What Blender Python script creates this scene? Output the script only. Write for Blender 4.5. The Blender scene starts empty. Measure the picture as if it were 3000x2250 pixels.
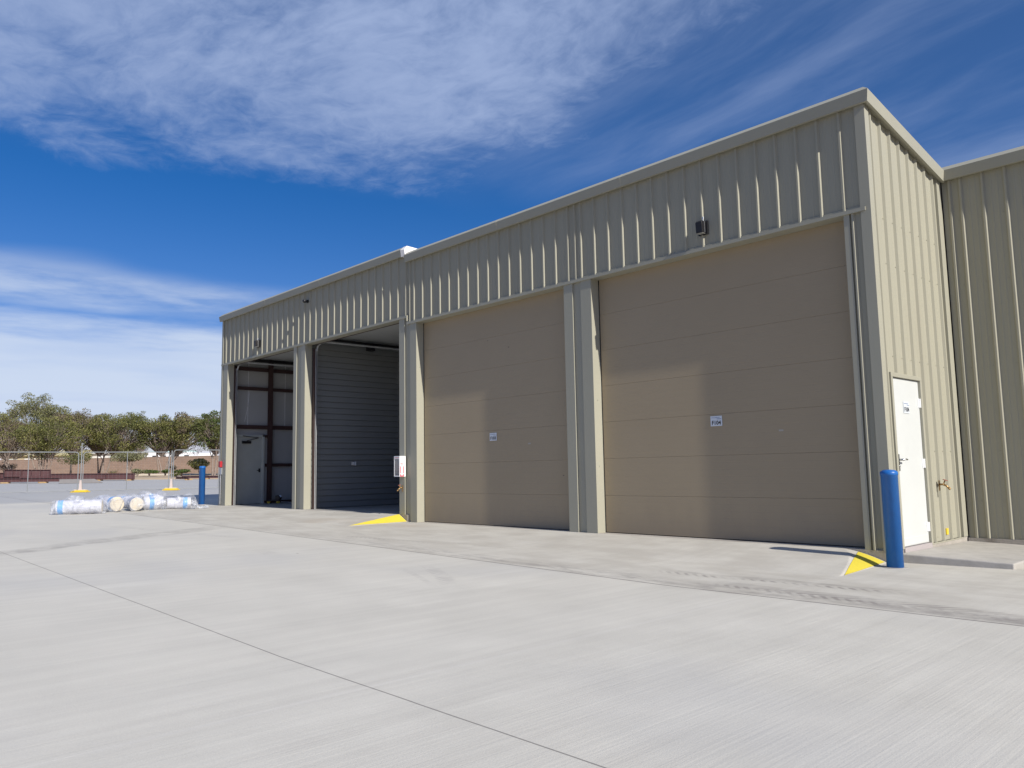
import bpy, bmesh, math, random
from mathutils import Vector, Matrix, noise as mnoise
random.seed(7)
SC = bpy.context.scene
COL = SC.collection
R = math.radians

# ------------------------------------------------------------------ camera
CAM_LOC = Vector((3.934, -9.964, 1.059)); FPX = 2305.8
PIT, ROLL, YAW = R(6.233), R(-1.029), R(-46.872)
_f = Vector((math.sin(YAW)*math.cos(PIT), math.cos(YAW)*math.cos(PIT), math.sin(PIT)))
_r = Vector((math.cos(YAW), -math.sin(YAW), 0)); _u = _r.cross(_f)
CR = _r*math.cos(ROLL) + _u*math.sin(ROLL); CU = -_r*math.sin(ROLL) + _u*math.cos(ROLL); CF = _f
cam = bpy.data.cameras.new('camera'); cam.sensor_width = 36; cam.lens = FPX/3000*36
cam.clip_start = 0.05; cam.clip_end = 6000
camo = bpy.data.objects.new('camera', cam); COL.objects.link(camo)
M4 = Matrix((CR, CU, -CF)).transposed().to_4x4(); M4.translation = CAM_LOC
camo.matrix_world = M4
SC.camera = camo

# ------------------------------------------------------------------ light
SUN = Vector((12.0, -1.0, 7.65)).normalized()
el = math.asin(SUN.z); az = math.atan2(SUN.x, SUN.y)          # azimuth from +Y towards +X
sun = bpy.data.lights.new('sun', 'SUN'); sun.energy = 4.8; sun.angle = R(0.53); sun.color = (1.0, 0.95, 0.865)
suno = bpy.data.objects.new('sun', sun); COL.objects.link(suno)
suno.rotation_euler = SUN.to_track_quat('Z', 'Y').to_euler(); suno.location = (20, -20, 30)
SC.view_settings.view_transform = 'Standard'; SC.view_settings.look = 'None'
SC.view_settings.exposure = 0.20; SC.view_settings.gamma = 1; SC.view_settings.use_curve_mapping = False
SC.render.engine = 'CYCLES'
SC.cycles.max_bounces = 8; SC.cycles.transparent_max_bounces = 24; SC.cycles.diffuse_bounces = 5

class NT:
    """small node-tree helper"""
    def __init__(s, tree): s.t = tree; s.n = tree.nodes; s.l = tree.links
    def node(s, kind, **kw):
        x = s.n.new(kind)
        for k, v in kw.items(): setattr(x, k, v)
        return x
    def link(s, a, b): s.l.new(a, b)
    def put(s, sock, v):
        if hasattr(v, 'is_output') or isinstance(v, bpy.types.NodeSocket): s.l.new(v, sock)
        else: sock.default_value = v
    def m(s, op, a, b=0.0, c=0.0, clamp=False):
        x = s.n.new('ShaderNodeMath'); x.operation = op; x.use_clamp = clamp
        s.put(x.inputs[0], a); s.put(x.inputs[1], b); s.put(x.inputs[2], c)
        return x.outputs[0]
    def smooth(s, v, lo, hi, a=0.0, b=1.0):
        x = s.n.new('ShaderNodeMapRange'); x.interpolation_type = 'SMOOTHSTEP'
        s.put(x.inputs[0], v)
        for i, q in zip((1, 2, 3, 4), (lo, hi, a, b)): s.put(x.inputs[i], q)
        return x.outputs[0]
    def lin(s, v, lo, hi, a=0.0, b=1.0):
        x = s.n.new('ShaderNodeMapRange')
        s.put(x.inputs[0], v)
        for i, q in zip((1, 2, 3, 4), (lo, hi, a, b)): s.put(x.inputs[i], q)
        return x.outputs[0]
    def comb(s, x_, y_, z_=0.0):
        x = s.n.new('ShaderNodeCombineXYZ')
        for i, q in enumerate((x_, y_, z_)): s.put(x.inputs[i], q)
        return x.outputs[0]
    def noise(s, vec, scale, detail=4, rough=.5, dist=0.0):
        x = s.n.new('ShaderNodeTexNoise'); s.put(x.inputs['Vector'], vec)
        x.inputs['Scale'].default_value = scale; x.inputs['Detail'].default_value = detail
        x.inputs['Roughness'].default_value = rough; x.inputs['Distortion'].default_value = dist
        return x.outputs['Fac']
    def mix(s, f, a, b, blend='MIX'):
        x = s.n.new('ShaderNodeMix'); x.data_type = 'RGBA'; x.blend_type = blend
        s.put(x.inputs[0], f)
        for sock, v in ((x.inputs[6], a), (x.inputs[7], b)):
            s.put(sock, v if hasattr(v, 'is_output') else (*v[:3], 1))
        return x.outputs[2]
    def scale(s, vec, v3):
        x = s.n.new('ShaderNodeVectorMath'); x.operation = 'MULTIPLY'
        s.put(x.inputs[0], vec); x.inputs[1].default_value = v3
        return x.outputs[0]

# world: physical sky + real-direction cloud layer (plane above the head)
W = bpy.data.worlds.new('World'); SC.world = W; W.use_nodes = True
w = NT(W.node_tree); w.n.clear()
sky = w.node('ShaderNodeTexSky', sky_type='NISHITA'); sky.sun_disc = False
sky.sun_elevation = el; sky.sun_rotation = az; sky.altitude = 150; sky.air_density = 1.0
sky.dust_density = 0.15; sky.ozone_density = 3.0
tc = w.node('ShaderNodeTexCoord'); sp = w.node('ShaderNodeSeparateXYZ'); w.link(tc.outputs['Generated'], sp.inputs[0])
dx, dy, dz = sp.outputs
zz = w.m('MAXIMUM', dz, 0.004)
px_ = w.m('DIVIDE', dx, zz); py_ = w.m('DIVIDE', dy, zz)
A = w.m('ADD', w.m('MULTIPLY', px_, -.989), w.m('MULTIPLY', py_, .147))     # away along the streaks
B = w.m('ADD', w.m('MULTIPLY', px_, -.147), w.m('MULTIPLY', py_, -.989))    # across them (leftwards)
lowf = w.noise(w.comb(A, B), .9, 2, .5)
warp = w.noise(w.comb(A, B, 3.0), 2.2, 3, .5)
Aw = w.m('ADD', A, w.m('MULTIPLY', w.m('SUBTRACT', warp, .5), .25))
Bw = w.m('ADD', B, w.m('MULTIPLY', w.m('SUBTRACT', lowf, .5), .5))
n1 = w.noise(w.comb(Aw, Bw, 1.3), 2.0, 9, .60)
n1b = w.noise(w.comb(Aw, w.m('MULTIPLY', Bw, 1.4), 7.7), 10.0, 5, .62, .4)
nst = w.noise(w.comb(w.m('MULTIPLY', Aw, .55), w.m('MULTIPLY', Bw, 1.9), 5.1), 1.7, 8, .58)
edge = w.m('ADD', A, w.m('MULTIPLY', w.m('SUBTRACT', lowf, .5), 1.4))
m_main = w.smooth(edge, 2.2, 3.25, 1.0, 0.0)
m_side = w.m('MULTIPLY', w.smooth(B, -1.85, -.95, .12, 1.0), w.smooth(B, .5, 1.3, 1.0, .0))
core = w.m('MULTIPLY', w.smooth(w.m('ABSOLUTE', w.m('SUBTRACT', B, -.82)), .1, .75, 1.0, 0.0), w.smooth(w.m('ABSOLUTE', w.m('SUBTRACT', A, 1.85)), .1, .75, 1.0, 0.0))
tex = w.m('ADD', w.m('MULTIPLY', n1, .68), w.m('MULTIPLY', n1b, .32))
thr = w.m('SUBTRACT', .86, w.m('MULTIPLY', w.m('MULTIPLY', m_main, m_side), .50))
thr = w.m('SUBTRACT', thr, w.m('MULTIPLY', core, .07))
veil = w.m('MULTIPLY', w.m('MULTIPLY', w.smooth(edge, 1.7, 2.7, 1.0, 0.0), m_side), w.smooth(lowf, .3, .6, .10, .28))
d_main = w.m('ADD', w.m('MULTIPLY', w.smooth(w.m('SUBTRACT', tex, thr), -.08, .32), .68), veil, clamp=True)
d_main = w.m('MULTIPLY', d_main, .93)
st_reg = w.m('MULTIPLY', w.smooth(B, -1.5, -.8, 1.0, .25), w.smooth(A, 1.7, 2.5, 1.0, 0.0))
d_st = w.m('MULTIPLY', w.m('ADD', .10, w.m('MULTIPLY', w.smooth(nst, .34, .80), .30)), st_reg)
band = w.smooth(w.m('ABSOLUTE', w.m('SUBTRACT', w.m('ADD', A, w.m('MULTIPLY', w.m('SUBTRACT', lowf, .5), .8)), 4.65)), .1, .75, 1.0, 0.0)
band = w.m('MULTIPLY', band, w.smooth(B, -1.9, -.9, 0.0, 1.0))
nlow = w.noise(w.comb(w.m('MULTIPLY', A, 1.0), w.m('MULTIPLY', B, .8), 2.0), .8, 7, .6)
d_band = w.m('MULTIPLY', w.m('MULTIPLY', band, w.smooth(nlow, .30, .62)), .72)
low = w.smooth(w.m('ADD', A, w.m('MULTIPLY', w.m('SUBTRACT', nlow, .5), 3.2)), 5.0, 6.6, 0.0, 1.0)
d_low = w.m('MULTIPLY', w.m('MULTIPLY', low, .90), w.smooth(w.noise(w.comb(A, B, 9.0), .55, 5, .5), .2, .6, .72, 1.0))
d_low = w.m('MULTIPLY', d_low, w.smooth(A, 11.0, 30.0, 1.0, .78))
dens = w.m('MAXIMUM', w.m('MAXIMUM', d_main, d_st), w.m('MAXIMUM', d_band, d_low))
hs = w.node('ShaderNodeHueSaturation'); hs.inputs['Saturation'].default_value = 1.42; w.link(sky.outputs[0], hs.inputs['Color'])
cloudc = w.mix(w.smooth(A, 2.6, 5.5), (4.9, 6.2, 9.4), (8.3, 9.5, 11.6))
allc = w.mix(dens, w.mix(1.0, hs.outputs[0], (1.36, .96, 1.20), 'MULTIPLY'), cloudc)
bg = w.node('ShaderNodeBackground'); bg.inputs[1].default_value = 0.066; w.link(allc, bg.inputs[0])
wo = w.node('ShaderNodeOutputWorld'); w.link(bg.outputs[0], wo.inputs[0])

# ------------------------------------------------------------------ helpers
def ray(px, py=1125.0): return CF + CR*((px-1500)/FPX) - CU*((py-1125)/FPX)
def slope_z(x):
    s = max(0.0, -x-1)
    return -.145 + .015*min(s, 21) + .0160*max(0.0, min(s, 112)-21)
def edge_x(y): return -74 + .95*y                       # far edge of the lot
def terr_z(x, y):
    z = slope_z(x)
    return z + (.10 if x < edge_x(y) else -.08)
def far(px, D):                                         # a real place on the terrain, D metres ahead
    p = CAM_LOC + ray(px)*D
    return Vector((p.x, p.y, terr_z(p.x, p.y) if p.x < edge_x(p.y) else slope_z(p.x)))
def up_z(py, D, px):                                    # real height that photo row stands for at that distance
    hy = 1404.0 - .0182*px
    return CAM_LOC.z + (hy-py)/FPX*D

def tag(o, label=None, cat=None, group=None, kind=None):
    for k, v in (('label', label), ('category', cat), ('group', group), ('kind', kind)):
        if v: o[k] = v
    return o
def empty(name, loc=(0, 0, 0), rz=0, label=None, cat=None, group=None):
    o = bpy.data.objects.new(name, None); COL.objects.link(o); o.location = loc; o.rotation_euler = (0, 0, rz)
    o.empty_display_size = .2
    return tag(o, label, cat, group)
class MB:
    def __init__(s): s.v = []; s.f = []; s.mi = []
    def add(s, vs, fs, mi=0):
        o = len(s.v); s.v += [tuple(q) for q in vs]; s.f += [tuple(i+o for i in f) for f in fs]; s.mi += [mi]*len(fs)
    def box(s, x0, x1, y0, y1, z0, z1, mi=0, mat=None):
        vs = [(x, y, z) for z in (z0, z1) for y in (y0, y1) for x in (x0, x1)]
        if mat: vs = [tuple(mat @ Vector(q)) for q in vs]
        s.add(vs, [(0, 2, 3, 1), (4, 5, 7, 6), (0, 1, 5, 4), (2, 6, 7, 3), (0, 4, 6, 2), (1, 3, 7, 5)], mi)
    def prism(s, poly, axis, a, b, mi=0, fn=None):
        """closed polygon poly (2D) swept along axis from a to b; fn(t, p, q) -> xyz"""
        n = len(poly); vs = []
        for t in (a, b):
            for p, q in poly:
                if fn: vs.append(fn(t, p, q))
                elif axis == 'x': vs.append((t, p, q))
                elif axis == 'y': vs.append((p, t, q))
                else: vs.append((p, q, t))
        fs = [(i, (i+1) % n, (i+1) % n+n, i+n) for i in range(n)] + [tuple(range(n))[::-1], tuple(range(n, 2*n))]
        s.add(vs, fs, mi)
    def strip(s, P, Q, mi=0):
        n = len(P); s.add(list(P)+list(Q), [(i, i+1, i+1+n, i+n) for i in range(n-1)], mi)
    def tube(s, pts, rad, n=8, mi=0, caps=True):
        pts = [Vector(p) for p in pts]; rs = rad if isinstance(rad, (list, tuple)) else [rad]*len(pts)
        vs = []; up = None
        for i, p in enumerate(pts):
            d = (pts[min(i+1, len(pts)-1)]-pts[max(i-1, 0)]).normalized()
            if up is None: up = d.orthogonal().normalized()
            up = (up-d*up.dot(d)); up = up.normalized() if up.length > 1e-5 else d.orthogonal().normalized()
            b = d.cross(up)
            for k in range(n):
                a = 2*math.pi*k/n; vs.append(p+(up*math.cos(a)+b*math.sin(a))*rs[i])
        fs = [(i*n+k, i*n+(k+1) % n, (i+1)*n+(k+1) % n, (i+1)*n+k) for i in range(len(pts)-1) for k in range(n)]
        if caps: fs += [tuple(range(n))[::-1], tuple((len(pts)-1)*n+k for k in range(n))]
        s.add(vs, fs, mi)
    def lathe(s, prof, n=24, c=(0, 0, 0), mi=0):
        vs = []; c = Vector(c)
        for r_, z in prof:
            for k in range(n):
                a = 2*math.pi*k/n; vs.append(c+Vector((r_*math.cos(a), r_*math.sin(a), z)))
        m_ = len(prof)
        fs = [(i*n+k, i*n+(k+1) % n, (i+1)*n+(k+1) % n, (i+1)*n+k) for i in range(m_-1) for k in range(n)]
        fs += [tuple(range(n))[::-1], tuple((m_-1)*n+k for k in range(n))]
        s.add(vs, fs, mi)
    def build(s, name, mats, parent=None, smooth=False, bevel=0, loc=None, rot=None):
        me = bpy.data.meshes.new(name); me.from_pydata(s.v, [], s.f)
        mats = mats if isinstance(mats, (list, tuple)) else [mats]
        for q in mats: me.materials.append(q)
        for p, i in zip(me.polygons, s.mi): p.material_index = i; p.use_smooth = smooth
        me.update(); bm = bmesh.new(); bm.from_mesh(me); bmesh.ops.recalc_face_normals(bm, faces=bm.faces); bm.to_mesh(me); bm.free()
        o = bpy.data.objects.new(name, me); COL.objects.link(o)
        if parent: o.parent = parent
        if loc is not None: o.location = loc
        if rot is not None: o.rotation_euler = rot
        if bevel:
            b = o.modifiers.new('bevel', 'BEVEL'); b.width = bevel; b.segments = 2; b.limit_method = 'ANGLE'; b.angle_limit = R(40)
        return o
def copy_tree(o, parent=None):
    c = o.copy(); COL.objects.link(c)
    if parent: c.parent = parent
    for ch in [q for q in bpy.data.objects if q.parent == o]: copy_tree(ch, c)
    return c

# ------------------------------------------------------------------ materials
MATS = {}
def mat(name, col, rough=.6, metal=0.0, var=.06, vscale=3.0, bump=0.0, bscale=60.0, spec=.5, coords='Object', stretch=(1, 1, 1), dirt=None, grain=0.0):
    if name in MATS: return MATS[name]
    m = bpy.data.materials.new(name); m.use_nodes = True; t = NT(m.node_tree); b = t.n['Principled BSDF']
    b.inputs['Roughness'].default_value = rough; b.inputs['Metallic'].default_value = metal; b.inputs['Specular IOR Level'].default_value = spec
    tc = t.node('ShaderNodeTexCoord'); v = t.scale(tc.outputs[coords], stretch)
    n = t.noise(v, vscale, 5, .55)
    c = t.mix(n, tuple(q*(1-var*2) for q in col), tuple(q*(1+var*2) for q in col))
    if grain:
        g = t.noise(tc.outputs[coords], 220, 2, .6); c = t.mix(t.lin(g, .3, .7), tuple(q*(1-grain) for q in col), c, 'MIX') if False else t.mix(1.0, c, t.mix(g, (1-grain,)*3, (1+grain,)*3), 'MULTIPLY')
    if dirt:
        dcol, amt = dirt
        dn = t.noise(v, 1.1, 8, .65); c = t.mix(t.m('MULTIPLY', t.smooth(dn, .52, .75), amt), c, dcol)
    t.put(b.inputs['Base Color'], c)
    rn = t.noise(v, vscale*2.3, 4, .5); t.put(b.inputs['Roughness'], t.lin(rn, .25, .75, max(.02, rough-.08), min(1, rough+.08)))
    if bump:
        bn = t.node('ShaderNodeBump'); bn.inputs['Strength'].default_value = bump; bn.inputs['Distance'].default_value = .01
        t.put(bn.inputs['Height'], t.noise(tc.outputs[coords], bscale, 4, .6)); t.link(bn.outputs[0], b.inputs['Normal'])
    MATS[name] = m
    return m

panel = mat('painted_steel_panel', (.350, .336, .264), .58, spec=.2, var=.04, vscale=.7, stretch=(1, 1, .25), bump=.25, bscale=2.2, dirt=((.29, .262, .20), .25), grain=.03)
trim = mat('painted_steel_trim', (.355, .343, .274), .5, spec=.3, var=.03, vscale=1.2, bump=.03, bscale=9, grain=.02)
inner_trim = mat('dark_primer_steel', (.055, .028, .026), .6, var=.1)
galv = mat('galvanised_steel', (.62, .63, .64), .35, metal=.85, var=.08, vscale=20)
white_paint = mat('white_door_paint', (.60, .615, .60), .38, var=.015, bump=.02, bscale=30)
grey_paint = mat('grey_door_paint', (.47, .49, .46), .5, var=.03)
frame_paint = mat('door_frame_paint', (.40, .36, .36), .5, var=.04)
chrome = mat('brushed_metal', (.55, .55, .54), .28, metal=.95, var=.05)
bronze = mat('dark_bronze_metal', (.025, .024, .026), .4, metal=.4, var=.1)
black_p = mat('black_plastic', (.018, .018, .02), .25, var=.1)
brass = mat('weathered_brass', (.42, .27, .12), .42, metal=.8, var=.15, vscale=40)
red_p = mat('red_enamel', (.42, .02, .03), .4, var=.05)
white_pl = mat('white_enamel', (.80, .80, .80), .4, var=.02)
yellow = mat('yellow_paint', (.66, .54, .05), .65, var=.08, vscale=12, bump=.1, bscale=120, stretch=(3, 3, 3), dirt=((.42, .38, .24), .75))
yellow_pl = mat('yellow_plastic', (.72, .52, .04), .5, var=.1)
blue_p = mat('blue_plastic_sleeve', (.012, .125, .42), .42, var=.08, vscale=5, stretch=(6, 6, 2.5), bump=.05, bscale=40, dirt=((.06, .19, .42), .55))
insul = mat('white_insulation_facing', (.42, .425, .42), .45, var=.05, vscale=1.4, bump=.5, bscale=3.5)
ceil_m = mat('ceiling_facing', (.50, .51, .50), .55, var=.05, vscale=1.2, bump=.3, bscale=3)
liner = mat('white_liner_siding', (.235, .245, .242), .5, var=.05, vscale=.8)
black_txt = mat('black_lettering', (.012, .012, .014), .5)
blue_txt = mat('blue_lettering', (.05, .11, .30), .5)
red_txt = mat('red_lettering', (.60, .03, .07), .5)
sign_m = mat('sign_white', (.66, .70, .74), .35, var=.02)
timber = mat('timber_block', (.42, .28, .13), .8, var=.15, vscale=9)
primer = mat('oxide_primer_steel', (.085, .036, .038), .66, var=.12, vscale=3, dirt=((.13, .07, .06), .4))
conc_side = mat('rough_concrete', (.40, .38, .35), .85, var=.12, vscale=6, bump=.4, bscale=50, dirt=((.22, .20, .18), .6))
found_m = mat('foundation_concrete', (.38, .35, .31), .9, var=.15, vscale=8, bump=.5, bscale=45, dirt=((.16, .13, .10), .8))
roof_m = mat('roof_sheet', (.6, .6, .58), .4, metal=.3)
bark = mat('grey_brown_bark', (.26, .21, .18), .9, var=.25, vscale=4)
pinkmetal = mat('weathered_bracket_paint', (.62, .52, .48), .6, var=.1)

def door_material():
    m = bpy.data.materials.new('tan_stucco_door'); m.use_nodes = True; t = NT(m.node_tree); b = t.n['Principled BSDF']
    tc = t.node('ShaderNodeTexCoord'); o = tc.outputs['Object']
    n = t.noise(o, .9, 5, .5); c = t.mix(n, (.345, .277, .183), (.38, .308, .207))
    c = t.mix(1.0, c, t.mix(t.noise(o, 160, 2, .7), (.93,)*3, (1.07,)*3), 'MULTIPLY')
    v = t.node('ShaderNodeTexVoronoi'); v.inputs['Scale'].default_value = 1.6; v.inputs['Randomness'].default_value = 1.0
    t.link(t.scale(o, (1, 1, 1.9)), v.inputs['Vector'])
    spot = t.m('MULTIPLY', t.smooth(v.outputs['Distance'], .02, .045, 1.0, 0.0), t.smooth(t.noise(o, 2.7, 1), .55, .62))
    c = t.mix(t.m('MULTIPLY', spot, .6), c, (.07, .06, .05))
    sz = t.node('ShaderNodeSeparateXYZ'); t.link(o, sz.inputs[0])
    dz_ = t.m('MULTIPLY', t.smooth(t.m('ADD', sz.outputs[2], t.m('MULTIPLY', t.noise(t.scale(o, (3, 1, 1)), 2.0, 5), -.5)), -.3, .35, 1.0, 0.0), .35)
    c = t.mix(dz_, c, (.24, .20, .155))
    t.put(b.inputs['Base Color'], c); b.inputs['Roughness'].default_value = .55; b.inputs['Specular IOR Level'].default_value = .35
    bn = t.node('ShaderNodeBump'); bn.inputs['Strength'].default_value = .18; bn.inputs['Distance'].default_value = .004
    t.put(bn.inputs['Height'], t.noise(o, 130, 3, .6)); t.link(bn.outputs[0], b.inputs['Normal'])
    return m
doorm = door_material()

def pavement_material():
    m = bpy.data.materials.new('broomed_concrete'); m.use_nodes = True; t = NT(m.node_tree); b = t.n['Principled BSDF']
    tc = t.node('ShaderNodeTexCoord'); o = tc.outputs['Object']; s = t.node('ShaderNodeSeparateXYZ'); t.link(o, s.inputs[0]); X, Y, Z = s.outputs
    big = t.noise(o, .22, 5, .55); mid = t.noise(o, 1.3, 6, .6)
    c = t.mix(big, (.522, .497, .440), (.597, .571, .513))
    c = t.mix(1.0, c, t.mix(mid, (.87, .87, .865), (1.10, 1.10, 1.10)), 'MULTIPLY')
    # broom streaks run away from the building, along Y
    bro = t.noise(t.scale(o, (7.0, .32, 1)), 1.0, 7, .65); bro2 = t.noise(t.scale(o, (38, .9, 1)), 1.0, 5, .65)
    c = t.mix(1.0, c, t.mix(t.smooth(bro, .25, .75), (.952, .948, .945), (1.04, 1.04, 1.035)), 'MULTIPLY')
    c = t.mix(1.0, c, t.mix(bro2, (.955,)*3, (1.045,)*3), 'MULTIPLY')
    fine = t.noise(o, 95, 3, .7); c = t.mix(1.0, c, t.mix(fine, (.90,)*3, (1.10,)*3), 'MULTIPLY')
    apr = t.smooth(Y, -3.23, -3.18)                                 # apron poured separately, warmer and duller
    apr = t.m('MULTIPLY', apr, t.smooth(X, -27, -26.5))
    blot = t.noise(t.scale(o, (.6, 1.2, 1)), 1.6, 7, .62)
    c = t.mix(t.m('MULTIPLY', apr, t.smooth(blot, .36, .66, .05, .60)), c, (.405, .375, .325))
    pool = t.noise(t.scale(o, (.25, .4, 1)), .8, 3, .5)
    c = t.mix(t.m('MULTIPLY', t.m('SUBTRACT', 1.0, apr), t.smooth(pool, .46, .68, 0, .42)), c, (.43, .425, .42))
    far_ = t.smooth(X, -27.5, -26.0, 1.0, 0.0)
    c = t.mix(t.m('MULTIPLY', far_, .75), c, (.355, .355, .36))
    # dirt gathered along the apron joint, heavier to the right, and tyre tread prints
    dj = t.m('ABSOLUTE', t.m('SUBTRACT', Y, t.m('ADD', -2.98, t.m('MULTIPLY', t.m('SUBTRACT', t.noise(o, .7, 3), .5), .35))))
    ds = t.m('MULTIPLY', t.smooth(dj, .02, .38, 1.0, 0.0), t.smooth(t.noise(t.scale(o, (1.0, 3.0, 1)), 2.6, 8, .72), .40, .66))
    ds = t.m('MULTIPLY', ds, t.smooth(X, -12, -1, .35, .85))
    c = t.mix(t.m('MULTIPLY', ds, .72), c, (.235, .215, .20))
    def band(ax, ay, bx, by, wd, amt, col, nsc=2.2, tread=False):
        nonlocal c
        L = math.hypot(bx-ax, by-ay); ux, uy = (bx-ax)/L, (by-ay)/L
        rx = t.m('SUBTRACT', X, ax); ry = t.m('SUBTRACT', Y, ay)
        al = t.m('ADD', t.m('MULTIPLY', rx, ux), t.m('MULTIPLY', ry, uy))
        ac = t.m('SUBTRACT', t.m('MULTIPLY', ry, ux), t.m('MULTIPLY', rx, uy))
        acw = t.m('ADD', ac, t.m('MULTIPLY', t.m('SUBTRACT', t.noise(o, .6, 2), .5), wd*.9))
        f = t.smooth(t.m('ABSOLUTE', acw), wd*.25, wd*.5, 1.0, 0.0)
        f = t.m('MULTIPLY', f, t.m('MULTIPLY', t.smooth(al, -.1, .7), t.smooth(al, L-.9, L, 1.0, 0.0)))
        if tread:
            ph = t.m('SUBTRACT', al, t.m('MULTIPLY', t.m('ABSOLUTE', ac), .9))
            f = t.m('MULTIPLY', f, t.smooth(t.m('ADD', t.m('SINE', t.m('MULTIPLY', ph, 2*math.pi/.115)), t.m('MULTIPLY', t.m('SUBTRACT', t.noise(o, 9, 3), .5), 3.0)), -.6, .9, .22, 1.0))
        f = t.m('MULTIPLY', f, t.smooth(t.noise(t.scale(o, (1, 1.0, 1)), nsc, 7, .7), .36, .62, .12, 1.0))
        c = t.mix(t.m('MULTIPLY', f, amt), c, col)
    band(-9.3, -8.2, -12.2, -2.9, .75, .46, (.27, .25, .225))        # old damp trail across the slab
    band(-9.0, -8.6, -11.6, -3.2, .25, .35, (.27, .25, .225))
    band(-1.9, -2.35, 1.3, -2.15, .36, .66, (.19, .17, .16), 1.7, True)
    band(-1.2, -2.75, 3.0, -2.95, .40, .62, (.19, .17, .16), 1.5, True)
    band(-4.2, -3.9, -2.3, -4.9, .24, .40, (.30, .28, .27), 3.0, True)
    band(-4.4, -4.2, -2.2, -5.1, .10, .32, (.30, .28, .27), 3.0, True)
    band(-8.6, -2.6, -5.8, -2.2, .24, .45, (.28, .26, .24), 3.0, True)
    band(-9.6, -1.9, -6.4, -2.75, .20, .35, (.28, .26, .24), 3.0, True)
    band(-14.5, -4.9, -9.0, -3.9, .3, .32, (.30, .28, .26), 3.0, True)
    band(-7.6, -4.5, -6.0, -4.9, .3, .30, (.30, .28, .27), 3.0, True)
    band(-12.5, -1.2, -8.3, -.7, .9, .25, (.47, .37, .27), 1.2)       # rusty tint in front of the step
    # sawn joints
    wob = t.m('MULTIPLY', t.m('SUBTRACT', t.noise(o, 1.5, 3), .5), .012)
    def joint(coord, at, wd, amt, dark=(.10, .085, .085)):
        nonlocal c
        f = t.smooth(t.m('ABSOLUTE', t.m('SUBTRACT', t.m('ADD', coord, wob), at)), wd*.5, wd, 1.0, 0.0)
        c = t.mix(t.m('MULTIPLY', f, amt), c, dark); return f
    j = joint(Y, -7.43, .0065, .62); j1 = joint(Y, -3.20, .015, .8)
    for yy in (-12.2, -17.0): joint(Y, yy, .010, .8)
    # joints crossing the lane, faint saw cuts
    gx = t.m('SUBTRACT', t.m('MODULO', t.m('ADD', X, 400.35), 5.1), 2.55)
    f = t.m('MULTIPLY', t.smooth(t.m('ABSOLUTE', t.m('ADD', gx, wob)), .006, .04, 1.0, 0.0), .13)
    c = t.mix(f, c, (.66, .635, .60))
    # pebbles / specks
    v = t.node('ShaderNodeTexVoronoi'); v.inputs['Scale'].default_value = .8; t.link(o, v.inputs['Vector'])
    c = t.mix(t.m('MULTIPLY', t.smooth(v.outputs['Distance'], .010, .020, 1.0, 0.0), .75), c, (.10, .07, .06))
    band(1.0, -3.05, 3.4, -3.0, .30, .55, (.20, .18, .17), 2.4)
    band(-6.2, -2.05, -4.9, -1.95, .16, .45, (.27, .25, .23), 4.0, True)
    # unseen ground behind and right of camera, darkened to cut bounce onto the facade
    bounce_cut = t.m('MAXIMUM', t.smooth(Y, -11.6, -11.4, 1.0, 0.0), t.smooth(X, 9.0, 9.2))
    c = t.mix(bounce_cut, c, t.mix(fine, (.05, .05, .052), (.085, .083, .08)))
    t.put(b.inputs['Base Color'], c)
    t.put(b.inputs['Roughness'], t.lin(mid, .3, .7, .72, .9)); b.inputs['Specular IOR Level'].default_value = .3
    bn = t.node('ShaderNodeBump'); bn.inputs['Strength'].default_value = .55; bn.inputs['Distance'].default_value = .006
    h = t.m('ADD', t.m('MULTIPLY', bro2, .7), t.m('MULTIPLY', fine, .35)); h = t.m('SUBTRACT', h, t.m('MULTIPLY', t.m('MAXIMUM', j, j1), 2.0))
    t.put(bn.inputs['Height'], h); t.link(bn.outputs[0], b.inputs['Normal'])
    return m
pave = pavement_material()

def gravel_material():
    m = bpy.data.materials.new('desert_gravel'); m.use_nodes = True; t = NT(m.node_tree); b = t.n['Principled BSDF']
    tc = t.node('ShaderNodeTexCoord'); o = tc.outputs['Object']
    c = t.mix(t.noise(o, .25, 6, .6), (.34, .26, .17), (.46, .36, .25)); c = t.mix(1.0, c, t.mix(t.noise(o, 5, 5, .7), (.75,)*3, (1.22,)*3), 'MULTIPLY')
    t.put(b.inputs['Base Color'], c); b.inputs['Roughness'].default_value = .95
    return m
gravel = gravel_material()
def block_material():
    m = bpy.data.materials.new('split_face_block'); m.use_nodes = True; t = NT(m.node_tree); b = t.n['Principled BSDF']
    tc = t.node('ShaderNodeTexCoord'); o = tc.outputs['Object']; s = t.node('ShaderNodeSeparateXYZ'); t.link(o, s.inputs[0])
    br = t.node('ShaderNodeTexBrick'); t.link(t.comb(s.outputs[0], s.outputs[2]), br.inputs['Vector'])
    br.inputs['Color1'].default_value = (.315, .222, .172, 1); br.inputs['Color2'].default_value = (.275, .192, .15, 1); br.inputs['Mortar'].default_value = (.20, .15, .12, 1)
    br.inputs['Scale'].default_value = 1; br.inputs['Brick Width'].default_value = .4; br.inputs['Row Height'].default_value = .2; br.inputs['Mortar Size'].default_value = .012
    c = t.mix(1.0, br.outputs[0], t.mix(t.noise(o, .5, 4), (.9,)*3, (1.1,)*3), 'MULTIPLY')
    t.put(b.inputs['Base Color'], c); b.inputs['Roughness'].default_value = .95
    return m
blockm = block_material()
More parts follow.
